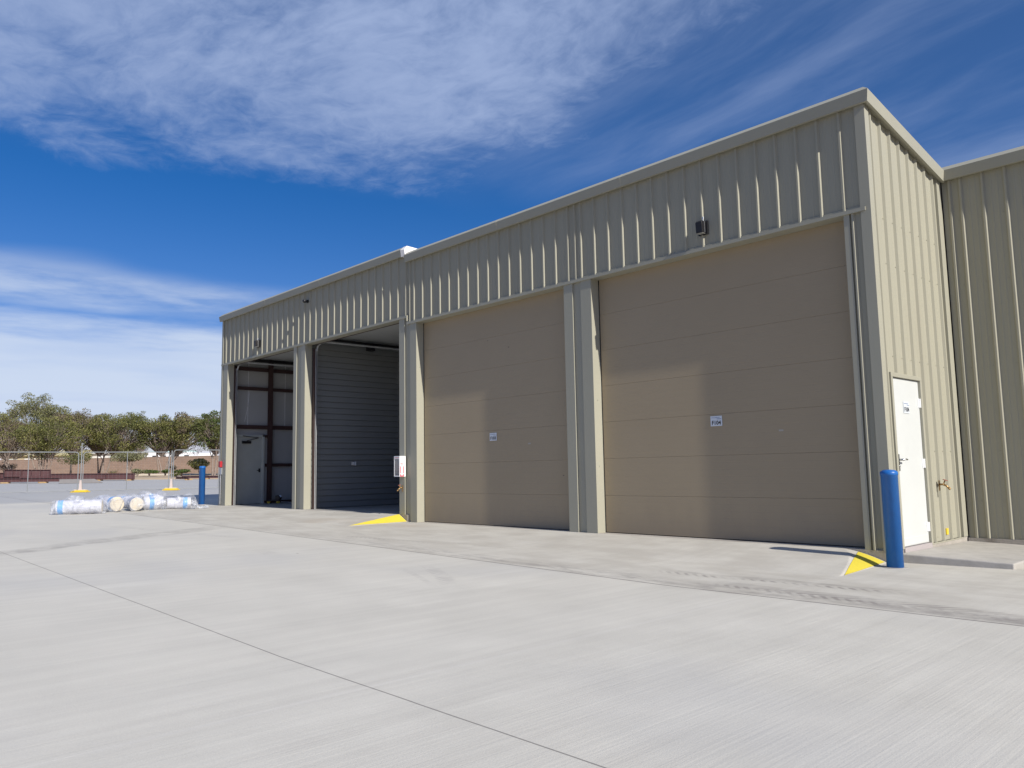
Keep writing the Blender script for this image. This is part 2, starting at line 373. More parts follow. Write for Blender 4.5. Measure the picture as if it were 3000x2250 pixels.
def leaf_material(name, c0, c1):
    m = bpy.data.materials.new(name); m.use_nodes = True; t = NT(m.node_tree); b = t.n['Principled BSDF']
    tc = t.node('ShaderNodeTexCoord'); o = tc.outputs['Object']; gi = t.node('ShaderNodeNewGeometry')
    c = t.mix(t.noise(o, .9, 4, .6), c0, c1); c = t.mix(1.0, c, t.mix(gi.outputs['Random Per Island'], (.6,)*3, (1.4,)*3), 'MULTIPLY')
    t.put(b.inputs['Base Color'], c); b.inputs['Roughness'].default_value = .7; b.inputs['Specular IOR Level'].default_value = .25
    tr = t.node('ShaderNodeBsdfTranslucent'); t.put(tr.inputs[0], c); mx = t.node('ShaderNodeMixShader'); mx.inputs[0].default_value = .28
    t.link(b.outputs[0], mx.inputs[1]); t.link(tr.outputs[0], mx.inputs[2]); t.link(mx.outputs[0], t.n['Material Output'].inputs[0])
    return m
leaf_olive = leaf_material('olive_foliage', (.15, .155, .045), (.27, .26, .095))
leaf_dark = leaf_material('dark_foliage', (.09, .105, .032), (.17, .175, .065))
leaf_grey = leaf_material('grey_green_foliage', (.16, .165, .08), (.25, .25, .14))
leaf_dry = leaf_material('mauve_brown_twig_foliage', (.15, .115, .085), (.21, .17, .12))
leaf_lime = leaf_material('yellow_green_foliage', (.19, .17, .05), (.25, .22, .09))
leaf_fresh = leaf_material('fresh_green_foliage', (.06, .10, .02), (.11, .15, .04))

# ------------------------------------------------------------------ ground
J = -10.03
def pave_z(x, y):
    zp = slope_z(x)
    if x < edge_x(y)-.01: return zp-.35
    t_ = -y
    if y > .015 and -19.84 < x < 0: return -.55
    if y > .10 and 0 <= x < 14: return -.30 if (y > .3 and x < 1.0) or y > 2.5 else zp
    if t_ > 3.2 or x < -26: return zp
    h1 = max(0.0, min(1.0, 1-max(t_, 0)/1.5))
    xe = -.08+.08*min(t_/1.4, 1); tt = max(0.0, min(1.0, (xe-x)/.58)); k = max(0.0, min(h1, 1-(1-tt)**1.7)); zr = zp*(1-k)
    if x < J+.001:
        k2 = max(0.0, min(h1, (J-x)/.30)); zl = zr + (.15-zr)*k2
        if x < -19.0: zl = zr + (.15-zr)*h1
        return zl
    return zr
def lst(*segs):
    out = []
    for a, b, st in segs:
        n = max(1, round((b-a)/st)); out += [a+(b-a)*i/n for i in range(n)]
    return out+[segs[-1][1]]
xs = lst((-110, -26, 1.5), (-26, -10.6, .2), (-10.6, J, .02), (J, -.85, .18), (-.85, .05, .018), (.05, 6, .3), (6, 40, 3))
ys = lst((-45, -8, 1.5), (-8, -3.3, .3), (-3.3, -1.7, .12), (-1.7, .015, .022), (.016, .1, .03), (.1, .31, .07), (.31, 60, 1.5))
g = MB(); nx = len(xs)
g.add([(x, y, pave_z(x, y)) for y in ys for x in xs], [(j*nx+i, j*nx+i+1, (j+1)*nx+i+1, (j+1)*nx+i) for j in range(len(ys)-1) for i in range(nx-1)])
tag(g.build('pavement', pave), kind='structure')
g = MB(); xs2 = lst((-2500, -160, 260), (-160, -55, 1.5), (-55, 60, 10), (60, 2500, 400)); ys2 = lst((-2500, -60, 400), (-60, 90, 1.5), (90, 2500, 400)); nx = len(xs2)
def gz(x, y):
    z = terr_z(x, y)
    if x < edge_x(y)-1: z += .05*math.sin(x*.9+y*.5)*math.sin(y*.7)
    return z - (.35 if x > edge_x(y) else 0)
g.add([(x, y, gz(x, y)) for y in ys2 for x in xs2], [(j*nx+i, j*nx+i+1, (j+1)*nx+i+1, (j+1)*nx+i) for j in range(len(ys2)-1) for i in range(nx-1)])
tag(g.build('ground', gravel), kind='structure')
# yellow painted flares
def flare(a, b_, c_):
    m_ = MB(); n = 14; idx = {}; vs = []; fs = []
    for i in range(n+1):
        for k in range(n+1-i):
            p = Vector(a)*(1-i/n-k/n)+Vector(b_)*(i/n)+Vector(c_)*(k/n); idx[i, k] = len(vs); vs.append((p.x, p.y, pave_z(p.x, p.y)+.006))
    for i in range(n):
        for k in range(n-i):
            fs.append((idx[i, k], idx[i+1, k], idx[i, k+1]))
            if k < n-i-1: fs.append((idx[i+1, k], idx[i+1, k+1], idx[i, k+1]))
    m_.add(vs, fs); return tag(m_.build('painted_marking', yellow), kind='structure')
flare((-.42, -.04), (-.10, -.05), (.01, -1.40))
flare((J-.30, -.02), (J-.005, -.02), (J-.02, -1.42))
# kerb lines in the planting strip
k = MB()
for i in range(0, 12):
    a = far(-60+i*66, 79); b_ = far(-60+(i+1)*66, 79)
    k.prism([(-.08, 0), (.08, 0), (.08, .16), (-.08, .16)], 'x', 0, 1, fn=lambda t_, p, q, a=a, b_=b_: tuple(a.lerp(b_, t_)+Vector((p, p*-.6, q-.02))))
tag(k.build('kerb', mat('pale_kerb', (.55, .5, .42), .9)), kind='structure')

# ------------------------------------------------------------------ ribbed sheet builder
def rib_profile(u0, u1, start, pitch, skip=(), extra=(), base=.060, top=.026, h=.032, stiff=True):
    ev = []
    n0 = math.ceil((u0-start)/pitch)
    pos = []
    kk = n0
    while start+kk*pitch < u1: pos.append(start+kk*pitch); kk += 1
    pos += list(extra); pos.sort(); pts = [(u0, 0)]
    for i, p in enumerate(pos):
        if p-base/2 <= u0+.004 or p+base/2 >= u1-.004 or any(a < p < b for a, b in skip): continue
        pts += [(p-base/2, 0), (p-top/2, h), (p+top/2, h), (p+base/2, 0)]
        if stiff and i+1 < len(pos) and pos[i+1]-p > .25:
            for q in (p+pitch*.36, p+pitch*.64):
                if q+.02 < u1 and not any(a-.03 < q < b+.03 for a, b in skip): pts += [(q-.016, 0), (q-.008, .0035), (q+.008, .0035), (q+.016, 0)]
    pts.append((u1, 0)); return pts
def sheet(m_, pts, to, zb, zt):
    P = [to(u, h, zb(u) if callable(zb) else zb) for u, h in pts]; Q = [to(u, h, zt(u) if callable(zt) else zt) for u, h in pts]
    m_.strip(P, Q)
def screw(m_, c, n, r_=.007):
    c = Vector(c); n = Vector(n); m_.tube([c, c+n*.008], [r_, r_*.75], 6)

# ------------------------------------------------------------------ main building
WH = empty('metal_warehouse', (-10, 0, 0), 0, 'long tan ribbed metal warehouse with four tall vehicle bays, two of them open', 'building')
def part(m_, name, mats, parent=None, **kw):
    o = m_.build(name, mats, parent or WH, **kw)
    if parent is None or parent is WH: o.matrix_parent_inverse = Matrix.Translation((10, 0, 0))
    return o
XL, D_ = -19.84, .18
fr = lambda u, h, z: (u, .032-h, z)
for (a, b_, z0, z1, ex) in ((XL, J, 4.42, 6.0, (-19.62,)), (J, 0, 4.27, 5.85, (-9.95, -5.05))):
    m_ = MB(); sheet(m_, rib_profile(a+.004, b_-.004, -14.37, .305, extra=ex), fr, z0, z1)
    o = part(m_, 'wall_panel', [panel])
# header trims (lip under the panels)
for a, b_, z0 in ((XL, J, 4.42), (J, -.06, 4.27)):
    m_ = MB(); m_.prism([(-.02, z0-.004), (.20, z0-.004), (.20, z0+.05), (.034, z0+.05), (.034, z0+.075), (.012, z0+.075), (.012, z0+.045), (-.02, z0+.045)], 'x', a, b_)
    part(m_, 'header_trim', trim)
m_ = MB(); m_.box(J-.012, J+.012, -.022, .034, 4.345, 4.47); part(m_, 'header_step_trim', trim)
# jamb columns: flange, pan, rib edge, flange, reveal return
def column(x0, x1, z0, z1, flL, flR):
    m_ = MB(); d = D_+.02
    P = [(x0, d), (x0, 0.0), (x0+flL, 0.0), (x0+flL, .034)] if flL else [(x0, d), (x0, .034)]
    if flR: P += [(x1-flR, .034), (x1-flR, 0.0), (x1, 0.0)]
    else: P += [(x1, .034)]
    P += [(x1, d)]
    m_.prism(P, 'z', z0, z1)
    for zz_ in (1.1, 2.2, 3.3): screw(m_, (x1+.001, .09, z0+zz_), (1, 0, 0), .009)
    return part(m_, 'column_cladding', trim)
column(XL+.0, -19.39, .15, 4.416, .0, .30)
column(-15.20, -14.58, .15, 4.416, .16, .20)
column(-10.335, J-.001, .15, 4.416, .20, 0)
column(J+.001, -9.70, 0, 4.266, 0, .225)
column(-5.335, -4.705, 0, 4.266, .205, .235)
column(-.352, -.275, 0, 4.266, 0, .074)
# bit of ribbed pan beside the corner and corner trim
m_ = MB(); sheet(m_, [(-.274, 0), (-.262, .0), (-.247, .036), (-.228, .036), (-.205, 0), (-.125, 0)], fr, 0, 4.266); m_.box(-.274, -.12, .034, .06, 0, 4.26); part(m_, 'corner_pan', panel)
m_ = MB(); m_.prism([(-.125, -.004), (.006, -.004), (.006, .125), (-.02, .125), (-.02, .04), (-.125, .04)], 'z', 0.0, 5.72); part(m_, 'corner_trim', trim)
m_ = MB(); m_.prism([(XL-.006, -.004), (XL+.10, -.004), (XL+.10, .03), (XL+.02, .03), (XL+.02, .12), (XL-.006, .12)], 'z', .15, 5.9); part(m_, 'corner_trim', trim)
# side wall facing the sun
Y1 = 2.63
sd = lambda u, h, z: (-.032+h, u, z)
rake = lambda y: 5.80 - .165*y
DY0, DY1, DZ = .31, 1.22, 2.15
m_ = MB(); ribs = rib_profile(.12, Y1-.16, .20, .305, extra=())
sheet(m_, rib_profile(.12, DY0-.05, .20, .305), sd, .0, DZ+.05)
sheet(m_, rib_profile(DY1+.05, Y1-.16, .20, .305), sd, .0, DZ+.05)
sheet(m_, ribs, sd, DZ+.05, rake)
for zrow in (1.21, 2.42, 3.64, 4.24):
    for yy in [.2+.305*i for i in range(8)]:
        if yy < Y1-.2 and not (DY0-.1 < yy < DY1+.1 and zrow < DZ+.1):
            screw(m_, (-.031, yy-.055, zrow), (1, 0, 0), .008)
            if int(yy*10) % 2: screw(m_, (-.031, yy+.055, zrow), (1, 0, 0), .008)
for yy in (1.4, 1.55, 1.85, 2.15, 2.4): screw(m_, (-.031, yy, .06), (1, 0, 0), .008)
part(m_, 'side_wall', panel)
m_ = MB(); m_.prism([(-.03, Y1-.165), (.004, Y1-.165), (.004, Y1+.0), (-.03, Y1+.0)], 'z', .0, 5.34); part(m_, 'corner_trim', trim)
m_ = MB(); m_.prism([(.12, 0), (.3, 0)], 'x', 0, 0) if False else m_.box(-.034, -.004, DY1+.05, Y1-.17, -.018, -.001); part(m_, 'base_trim', trim)
# door frame, leaf, sill
m_ = MB()
m_.box(-.14, .008, DY0-.055, DY0, 0, DZ+.0); m_.box(-.14, .008, DY1, DY1+.055, 0, DZ); m_.box(-.14, .008, DY0-.055, DY1+.055, DZ, DZ+.055)
part(m_, 'door_frame', trim, bevel=.003)
m_ = MB(); m_.box(-.10, .012, DY0, DY1, -.06, .012); part(m_, 'door_sill', frame_paint)
dl = MB(); dl.box(-.07, -.025, DY0+.006, DY1-.004, .02, DZ-.006); dl.box(-.025, -.020, DY0+.02, DY1-.02, .03, .12)
leaf = part(dl, 'personnel_door', white_paint, bevel=.002)
hm = MB(); X_ = .025; hm.box(-.05+X_, -.042+X_, DY0+.045, DY0+.10, .96, 1.17); hm.tube([(-.045+X_, DY0+.07, 1.10), (.02+X_, DY0+.07, 1.10)], .014, 10); hm.tube([(.015+X_, DY0+.065, 1.10), (.02+X_, DY0+.12, 1.105), (.02+X_, DY0+.185, 1.10)], [.015, .013, .010], 10); hm.tube([(-.045+X_, DY0+.07, 1.02), (-.03+X_, DY0+.07, 1.02)], .013, 12)
hm.build('handle', chrome, leaf, smooth=True)
for zz_ in (.22, 1.05, 1.85):
    h_ = MB(); h_.box(-.025, -.018, DY1-.05, DY1-.006, zz_-.06, zz_+.06); h_.tube([(-.012, DY1-.003, zz_-.06), (-.012, DY1-.003, zz_+.06)], .011, 8)
    h_.build('hinge', white_pl, leaf)
# overhead doors
def overhead(x0, x1, z0, H):
    m_ = MB(); y = D_+.02; nsec = 7; sh = H/nsec
    prof = []
    for i in range(nsec):
        a = z0+i*sh+(.012 if i == 0 else .0007); b_ = z0+(i+1)*sh-.0007
        prof += [(y+.004, a), (y, a+.002)]
        for q in range(1, 6):
            zq = a+(b_-a)*q/6; prof += [(y, zq-.004), (y+.0009, zq), (y, zq+.004)]
        prof += [(y, b_-.002), (y+.004, b_)]
    poly = prof+[(y+.05, z0+H), (y+.05, z0+.012)]
    m_.prism(poly, 'x', x0, x1)
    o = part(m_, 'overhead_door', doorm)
    s = MB(); s.box(x0, x1, y+.004, y+.04, z0-.001, z0+.0125); s.build('bottom_seal', black_p, o)
    s = MB(); xm = x0+(x1-x0)*.74; s.box(xm-.035, xm+.035, y-.003, y+.002, 1.525, 1.55); s.build('label_plate', mat('faded_label', (.40, .37, .32), .5), o)
    s = MB(); s.box(x0-.002, x0+.014, y-.006, y+.05, z0, z0+H); s.build('side_seal', black_p, o)
overhead(-9.698, -5.34, 0, 4.268); overhead(-4.702, -.354, 0, 4.268)
# coping
CP = [(.0, 0), (-.085, -.075), (-.062, -.225), (-.028, -.228), (-.028, -.215), (.03, -.2), (.30, -.02)]
def coping(x0, x1, zt, e0=0, e1=0):
    m_ = MB(); n = len(CP); vs = []
    for t_, e in ((x0, e0), (x1, e1)):
        for p, q in CP: vs.append((t_+e*(-p if p < 0 else 0), p-.0, zt+q))
    m_.add(vs, [(i, (i+1) % n, (i+1) % n+n, i+n) for i in range(n)]+[tuple(range(n))[::-1], tuple(range(n, 2*n))])
    xx_ = x0+3.0
    while xx_ < x1-1:                       # lap joints of the trim lengths
        m_.prism([(p*1.03-.001, q*1.01+zt+.001) for p, q in CP[:4]]+[(-.02, zt-.2), (.0, zt-.01)], 'x', xx_, xx_+.05); xx_ += 3.05
    return part(m_, 'coping', trim)
coping(XL-.01, J-.13, 6.035, -1, 0); coping(J-.005+.0, .012, 5.885, 0, 1)
m_ = MB()     # white return flashing where the coping steps down
vs = [(J-.13, -.088, 5.955), (J-.13, .0, 6.04), (J-.13, .5, 6.02), (J-.13, .5, 5.8), (J-.13, -.066, 5.80)]
vs2 = [(J-.005, -.070, 5.945), (J-.005, .0, 6.04), (J-.005, .5, 6.02), (J-.005, .5, 5.8), (J-.005, -.052, 5.80)]
m_.add(vs+vs2, [(0, 1, 6, 5), (1, 2, 7, 6), (2, 3, 8, 7), (3, 4, 9, 8), (4, 0, 5, 9), (4, 3, 2, 1, 0), (5, 6, 7, 8, 9)])
part(m_, 'coping_return', mat('white_flashing', (.78, .76, .74), .4))
m_ = MB(); n = len(CP); vs = []
for yy, zt, fl in ((.0, 5.885, 1), (Y1-.02, 5.885-.165*(Y1-.02), 0)):
    for p, q in CP: vs.append((.012-p, yy+(p if (p < 0 and fl) else 0), zt+q))
m_.add(vs, [(i, (i+1) % n, (i+1) % n+n, i+n) for i in range(n)]+[tuple(range(n))[::-1], tuple(range(n, 2*n))]); part(m_, 'coping', trim)
# roof
m_ = MB(); vs = [(XL, .05, 5.98), (J-.05, .05, 5.98), (J-.05, 12, 4.0+.9), (XL, 12, 4.9)]
m_.add([(XL, .06, 5.95), (J-.05, .06, 5.95), (J-.05, 12, 5.35), (XL, 12, 5.35), (XL, .06, 5.85), (J-.05, .06, 5.85), (J-.05, 12, 5.25), (XL, 12, 5.25)], [(0, 1, 2, 3), (7, 6, 5, 4), (0, 4, 5, 1), (1, 5, 6, 2), (2, 6, 7, 3), (3, 7, 4, 0)])
m_.add([(J, .06, 5.80), (-.01, .06, 5.80), (-.01, Y1, 5.37), (J, Y1, 5.37), (J, .06, 5.70), (-.01, .06, 5.70), (-.01, Y1, 5.27), (J, Y1, 5.27)], [(0, 1, 2, 3), (7, 6, 5, 4), (0, 4, 5, 1), (1, 5, 6, 2), (2, 6, 7, 3), (3, 7, 4, 0)])
m_.box(J, -.01, Y1+.001, 12, 5.25, 5.35)
part(m_, 'roof', roof_m)
# back, left end, inside of the end wall, partitions
m_ = MB(); m_.box(XL, XL+.03, .12, 12, .15, 5.9); m_.box(XL, 0, 12, 12.1, 0, 5.3); part(m_, 'end_wall', panel)
m_ = MB(); IW = -19.70; m_.box(XL+.031, IW, .22, 12, .15, 5.3); part(m_, 'insulated_lining', insul)
# vertical seams of the lining
m_ = MB()
for yy in (.80, 2.05, 2.9): m_.box(IW, IW+.012, yy, yy+.012, 2.55, 5.1)
m_.tube([(IW+.01, .86, 3.75), (IW+.012, .80, 3.2), (IW+.01, .70, 2.7)], .006, 5); part(m_, 'lining_seam', mat('pale_tape', (.72, .73, .74), .4))
for z0, z1 in ((4.31, 4.42), (3.70, 3.80), (2.48, 2.60), (1.30, 1.40), (.17, .24)):
    m_ = MB(); a = .22 if z0 > 2.3 else 1.40
    m_.box(IW+.001, IW+.09, a, 11.9, z0, z1); part(m_, 'girt', inner_trim)
m_ = MB(); m_.box(IW+.001, IW+.09, 1.33, 1.45, 2.22, 2.30); part(m_, 'girt', inner_trim)
m_ = MB(); m_.box(IW+.091, IW+.101, 1.42, 1.56, .15, 4.7); m_.box(IW+.101, IW+.16, 1.485, 1.495, .15, 4.7); m_.box(IW+.16, IW+.17, 1.42, 1.56, .15, 4.7); part(m_, 'steel_column', inner_trim)
# inner door of the end wall
m_ = MB(); m_.box(IW, IW+.10, .36, .42, .15, 2.30); m_.box(IW, IW+.10, 1.27, 1.33, .15, 2.30); m_.box(IW, IW+.10, .36, 1.33, 2.24, 2.30); part(m_, 'inner_door_frame', grey_paint)
m_ = MB(); m_.box(IW+.01, IW+.055, .42, 1.27, .165, 2.24); idr = part(m_, 'inner_door', mat('inner_door_paint', (.43, .445, .41), .5))
m_ = MB(); m_.tube([(IW+.055, 1.19, 1.19), (IW+.11, 1.19, 1.19), (IW+.115, 1.08, 1.19)], .012, 8); m_.box(IW+.055, IW+.065, 1.16, 1.22, 1.13, 1.25); m_.build('handle', black_p, idr)
m_ = MB(); m_.box(IW+.055, IW+.12, .60, .88, 2.02, 2.10); m_.tube([(IW+.10, .75, 2.11), (IW+.16, 1.1, 2.20)], .01, 6); m_.tube([(IW+.16, 1.1, 2.20), (IW+.11, .62, 2.26)], .01, 6); m_.build('door_closer', bronze, idr)
# partition with horizontal siding
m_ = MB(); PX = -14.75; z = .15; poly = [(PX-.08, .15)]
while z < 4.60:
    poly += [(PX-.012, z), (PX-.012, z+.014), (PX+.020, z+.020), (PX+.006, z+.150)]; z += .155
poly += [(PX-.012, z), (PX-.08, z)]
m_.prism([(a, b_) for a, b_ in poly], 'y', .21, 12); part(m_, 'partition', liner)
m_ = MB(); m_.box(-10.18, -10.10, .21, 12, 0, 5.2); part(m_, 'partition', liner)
m_ = MB(); m_.box(PX+.02, PX+.05, 1.50, 1.57, 1.27, 1.35); m_.box(PX+.02, PX+.05, 1.585, 1.63, 1.26, 1.36); part(m_, 'switch_box', white_pl)
m_ = MB(); m_.box(IW, PX-.09, .21, 12, 4.70, 4.74); m_.box(PX+.02, -10.19, .21, 12, 4.70, 4.74); part(m_, 'ceiling', ceil_m)
for x0, x1 in ((-19.6, -14.9), (-14.7, -10.25)):
    m_ = MB(); m_.box(x0, x1, .22, .30, 4.43, 4.60); part(m_, 'steel_header', inner_trim)
track_m = mat('track_zinc', (.66, .67, .68), .45, metal=.2, var=.08, vscale=12)
def vtrack(x, zt):
    m_ = MB(); m_.box(x+.01, x+.03, .235, .26, .15, zt); m_.box(x+.024, x+.030, .225, .27, .15, zt); part(m_, 'door_track', track_m)
    m_ = MB(); m_.box(x-.10, x-.012, .21, .25, .15, zt); 
    for q in range(8): m_.box(x-.05, x-.0, .205, .235, .5+q*.5, .54+q*.5)
    part(m_, 'jamb_angle', inner_trim)
    pts = [(x+.02, .26, zt-.05)]+[(x+.02, .26+.26*(1-math.cos(a)), zt-.05+.26*math.sin(a)) for a in (R(30), R(60), R(90))]+[(x+.02, 5.0, zt+.24)]
    m_ = MB(); m_.tube(pts, .022, 6); part(m_, 'door_track', track_m)
vtrack(-19.32, 4.30); vtrack(-14.46, 4.30)
m_ = MB(); m_.tube([(-14.6, .6, 4.62), (-14.6, 5.5, 4.62)], .035, 6); m_.box(-14.66, -14.5, 1.9, 2.1, 4.42, 4.56); part(m_, 'door_spring_shaft', bronze)
m_ = MB(); m_.box(-19.61, -19.5, .8, 6.4, 4.60, 4.68); part(m_, 'cable_tray', bronze)
lampbody = mat('grey_fixture', (.12, .12, .12), .5)
for (x, y) in ((-16.2, 1.6), (-12.6, 2.1), (-12.0, 3.2), (-11.5, 2.3), (-13.4, 4.2)):
    m_ = MB(); m_.lathe([(.02, 4.699), (.02, 4.65), (.07, 4.64), (.07, 4.62), (.03, 4.60)], 12, (x, y, 0)); m_.box(x-.14, x+.14, y-.015, y+.015, 4.64, 4.65)
    part(m_, 'sprinkler_head', lampbody)
m_ = MB(); m_.box(XL+.01, J, .0, 12, -.5, .149); m_.box(J+.001, -.01, .0, 12, -.5, -.001); part(m_, 'foundation_slab', found_m)
m_ = MB(); m_.box(XL+.1, J-.1, .016, 12, .1491, .1505); part(m_, 'floor', mat('interior_floor', (.34, .33, .31), .6, var=.08, vscale=2))
# rear wing at the right
WG = empty('rear_wing', (1, Y1, 0), 0, 'lower ribbed metal building standing back at the right edge behind the concrete stoop', 'building')
def wpart(m_, name, mt):
    o = m_.build(name, mt, WG); o.matrix_parent_inverse = Matrix.Translation((-1, -Y1, 0)); return o
wg = lambda u, h, z: (u, Y1+.032-h, z)
m_ = MB(); sheet(m_, rib_profile(.012, 12, .265, .29, extra=(.115,)), wg, -.02, 5.40)
for zrow in (.5, 1.21, 2.42, 3.64, 4.6):
    for q in range(12): screw(m_, (.205+.29*q, Y1+.031, zrow), (0, -1, 0), .008)
wpart(m_, 'wall_panel', panel)
m_ = MB(); m_.box(.02, 12, Y1+.033, 12, -.4, 5.38); wpart(m_, 'wing_body', panel)
m_ = MB(); m_.prism([(Y1+p, 5.47+q) for p, q in CP], 'x', .013, 12); wpart(m_, 'coping', trim)
m_ = MB(); m_.box(.005, 12, Y1+.0, Y1+.03, -.3, -.022); wpart(m_, 'base', found_m)
# stoop slab
m_ = MB()
tp = [(.008, .12, -.035), (1.2, .22, -.082), (1.16, Y1-.005, -.10), (.008, Y1-.005, -.066)]
m_.add(tp+[(a, b_, -.4) for a, b_, c_ in tp], [(0, 1, 2, 3), (7, 6, 5, 4), (0, 4, 5, 1), (1, 5, 6, 2), (2, 6, 7, 3), (3, 7, 4, 0)])
st = m_.build('stoop_slab', conc_side, bevel=.014); tag(st, kind='structure')

# ------------------------------------------------------------------ bollards
def bollard(x, y, z, label, h=1.15):
    r0 = empty('bollard', (x, y, z), 0, label, 'bollard', 'blue pipe bollards guarding the building corners')
    m_ = MB(); m_.lathe([(.093, -.1), (.093, h-.07), (.098, h-.068), (.098, h-.035), (.088, h-.018), (.060, h-.005), (.02, h)], 32); m_.build('sleeve', blue_p, r0, smooth=True)
    m_ = MB(); m_.lathe([(.135, -.02), (.135, .003), (.09, .006)], 28); m_.build('footing', conc_side, r0)
    return r0
bollard(.15, -.38, -.145, 'blue bollard in front of the white personnel door at the right corner', 1.13)
bollard(-20.6, -.22, .165, 'distant blue bollard left of the open bay near the plastic wrapped rolls', 1.19)

# ------------------------------------------------------------------ text
def text_mesh(m_, s, w_, h, org, ux, uz, mi=0, bold=.0, n_=(0, 0, 0)):
    cu = bpy.data.curves.new('t', 'FONT'); cu.body = s; cu.offset = bold; cu.resolution_u = 3
    ob = bpy.data.objects.new('t', cu); COL.objects.link(ob); dg = bpy.context.evaluated_depsgraph_get(); dg.update()
    me = bpy.data.meshes.new_from_object(ob.evaluated_get(dg)); xs_ = [v.co.x for v in me.vertices]; ys_ = [v.co.y for v in me.vertices]
    x0, x1, y0, y1 = min(xs_), max(xs_), min(ys_), max(ys_); org = Vector(org); ux = Vector(ux); uz = Vector(uz)
    m_.add([org+ux*((v.co.x-x0)/(x1-x0)*w_)+uz*((v.co.y-y0)/(y1-y0)*h) for v in me.vertices], [tuple(p.vertices) for p in me.polygons], mi)
    bpy.data.objects.remove(ob); bpy.data.meshes.remove(me)
def unit_sign(txt, org, ux, nrm, wd, ht, label):
    """org = lower left corner on the surface"""
    e = empty('unit_sign', org, 0, label, 'sign', 'unit number signs'); ux = Vector(ux); nrm = Vector(nrm); Z = Vector((0, 0, 1))
    m_ = MB(); vs = []
    for d in (0, .004):
        for a, b_ in ((0, 0), (wd, 0), (wd, ht), (0, ht)): vs.append(ux*a+Z*b_+nrm*d)
    m_.add(vs, [(0, 1, 2, 3), (7, 6, 5, 4), (0, 4, 5, 1), (1, 5, 6, 2), (2, 6, 7, 3), (3, 7, 4, 0)]); m_.build('plate', sign_m, e)
    m_ = MB(); text_mesh(m_, txt, wd*.78, ht*.42, ux*wd*.12+Z*ht*.12+nrm*.0065, ux, Z, bold=.025); m_.build('lettering', black_txt, e)
    m_ = MB()       # unreadable blue script above the number: short wavy strokes
    for x0, x1, zc, a in ((.06, .80, .83, .028), (.55, .95, .70, .018)):
        n = 26; pts = [(x0+(x1-x0)*i/n, zc+a*math.sin(i*2.1)*(1 if i % 3 else 1.6)) for i in range(n+1)]
        for (p0, q0), (p1, q1) in zip(pts, pts[1:]):
            b = ux*wd*p0+Z*ht*q0+nrm*.0065; c_ = ux*wd*p1+Z*ht*q1+nrm*.0065; t_ = .016*ht
            m_.add([b-Z*t_, c_-Z*t_, c_+Z*t_, b+Z*t_], [(0, 1, 2, 3)])
    m_.build('script_line', blue_txt, e)
    return e
unit_sign('F103', (-7.57, D_+.016, 1.63), (1, 0, 0), (0, -1, 0), .20, .15, 'small white F103 number sign on the closed overhead door between two columns')
unit_sign('F104', (-2.60, D_+.016, 1.65), (1, 0, 0), (0, -1, 0), .195, .15, 'small white F104 number sign on the wide tan overhead door')
unit_sign('F104', (-.022, .66, 1.70), (0, 1, 0), (1, 0, 0), .19, .15, 'small white F104 number sign on the white personnel door')
t_ = MB(); t_.box(-.032, -.018, 1.86, 1.94, .07, .155); tag(t_.build('marker_tag', yellow_pl), 'small yellow square tag low on the sunlit side wall', 'tag')

# ------------------------------------------------------------------ things fixed to the wall
def wall_light(x, z, label):
    e = empty('wall_light', (x, .0, z), 0, label, 'wall light', 'box wall lights above the bays'); e.scale = (.68, .68, .9)
    m_ = MB(); m_.prism([(-.01, -.11), (-.15, -.11), (-.17, .06), (-.14, .09), (-.01, .09)], 'x', -.08, .08); m_.build('housing', bronze, e, bevel=.006)
    m_ = MB(); m_.box(-.07, .07, -.135, -.02, -.116, -.1101); m_.build('lens', mat('frosted_lens', (.35, .34, .31), .3), e)
    m_ = MB(); m_.box(-.11, .12, -.012, .03, -.13, .10); m_.build('back_plate', bronze, e)
    m_ = MB(); m_.box(.0801, .084, -.06, -.045, -.1, .085); m_.tube([(.05, -.05, .09), (.05, -.05, .125)], .013, 8); m_.tube([(.05, -.05, .125), (.05, -.05, .165)], .017, 8); m_.build('photocell', galv, e)
    return e
wall_light(-2.46, 4.62, 'dark box wall light above the wide F104 door')
wall_light(-17.32, 4.80, 'dark box wall light above the leftmost open bay')
e = empty('security_camera', (-14.50, 0, 5.55), 0, 'black dome security camera high on the ribbed wall between the open bays', 'camera'); e.scale = (.6,)*3
m_ = MB(); m_.tube([(0, .03, 0), (0, -.04, 0)], .07, 14); m_.tube([(0, -.02, 0), (.0, -.10, -.01)], .03, 10); m_.build('mount', black_p, e)
m_ = MB(); m_.lathe([(.001, -.09), (.05, -.078), (.08, -.045), (.09, 0), (.08, .04), (.03, .06)], 18, (0, -.13, 0)); m_.build('dome', black_p, e, smooth=True)
# extinguisher cabinet
CX0, CX1, CD, CZ0, CZ1 = -10.31, -10.10, .16, .96, 1.40
e = empty('extinguisher_cabinet', (CX0, 0, CZ0), 0, 'white fire extinguisher cabinet with red arrow label on the middle column', 'cabinet')
wc, hc = CX1-CX0, CZ1-CZ0
m_ = MB(); f_ = .022
m_.box(0, wc, -CD, -CD+.012, 0, f_); m_.box(0, wc, -CD, -CD+.012, hc-.06, hc); m_.box(0, f_, -CD, -CD+.012, f_, hc-.06); m_.box(wc-f_, wc, -CD, -CD+.012, f_, hc-.06)
m_.box(0, .006, -CD+.012, -.001, 0, hc); m_.box(wc-.006, wc, -CD+.012, -.001, 0, hc); m_.box(.006, wc-.006, -CD+.012, -.001, 0, .006); m_.box(.006, wc-.006, -CD+.012, -.001, hc-.006, hc); m_.box(.006, wc-.006, -.012, -.001, .006, hc-.006)
cabb = m_.build('cabinet_body', white_pl, e)
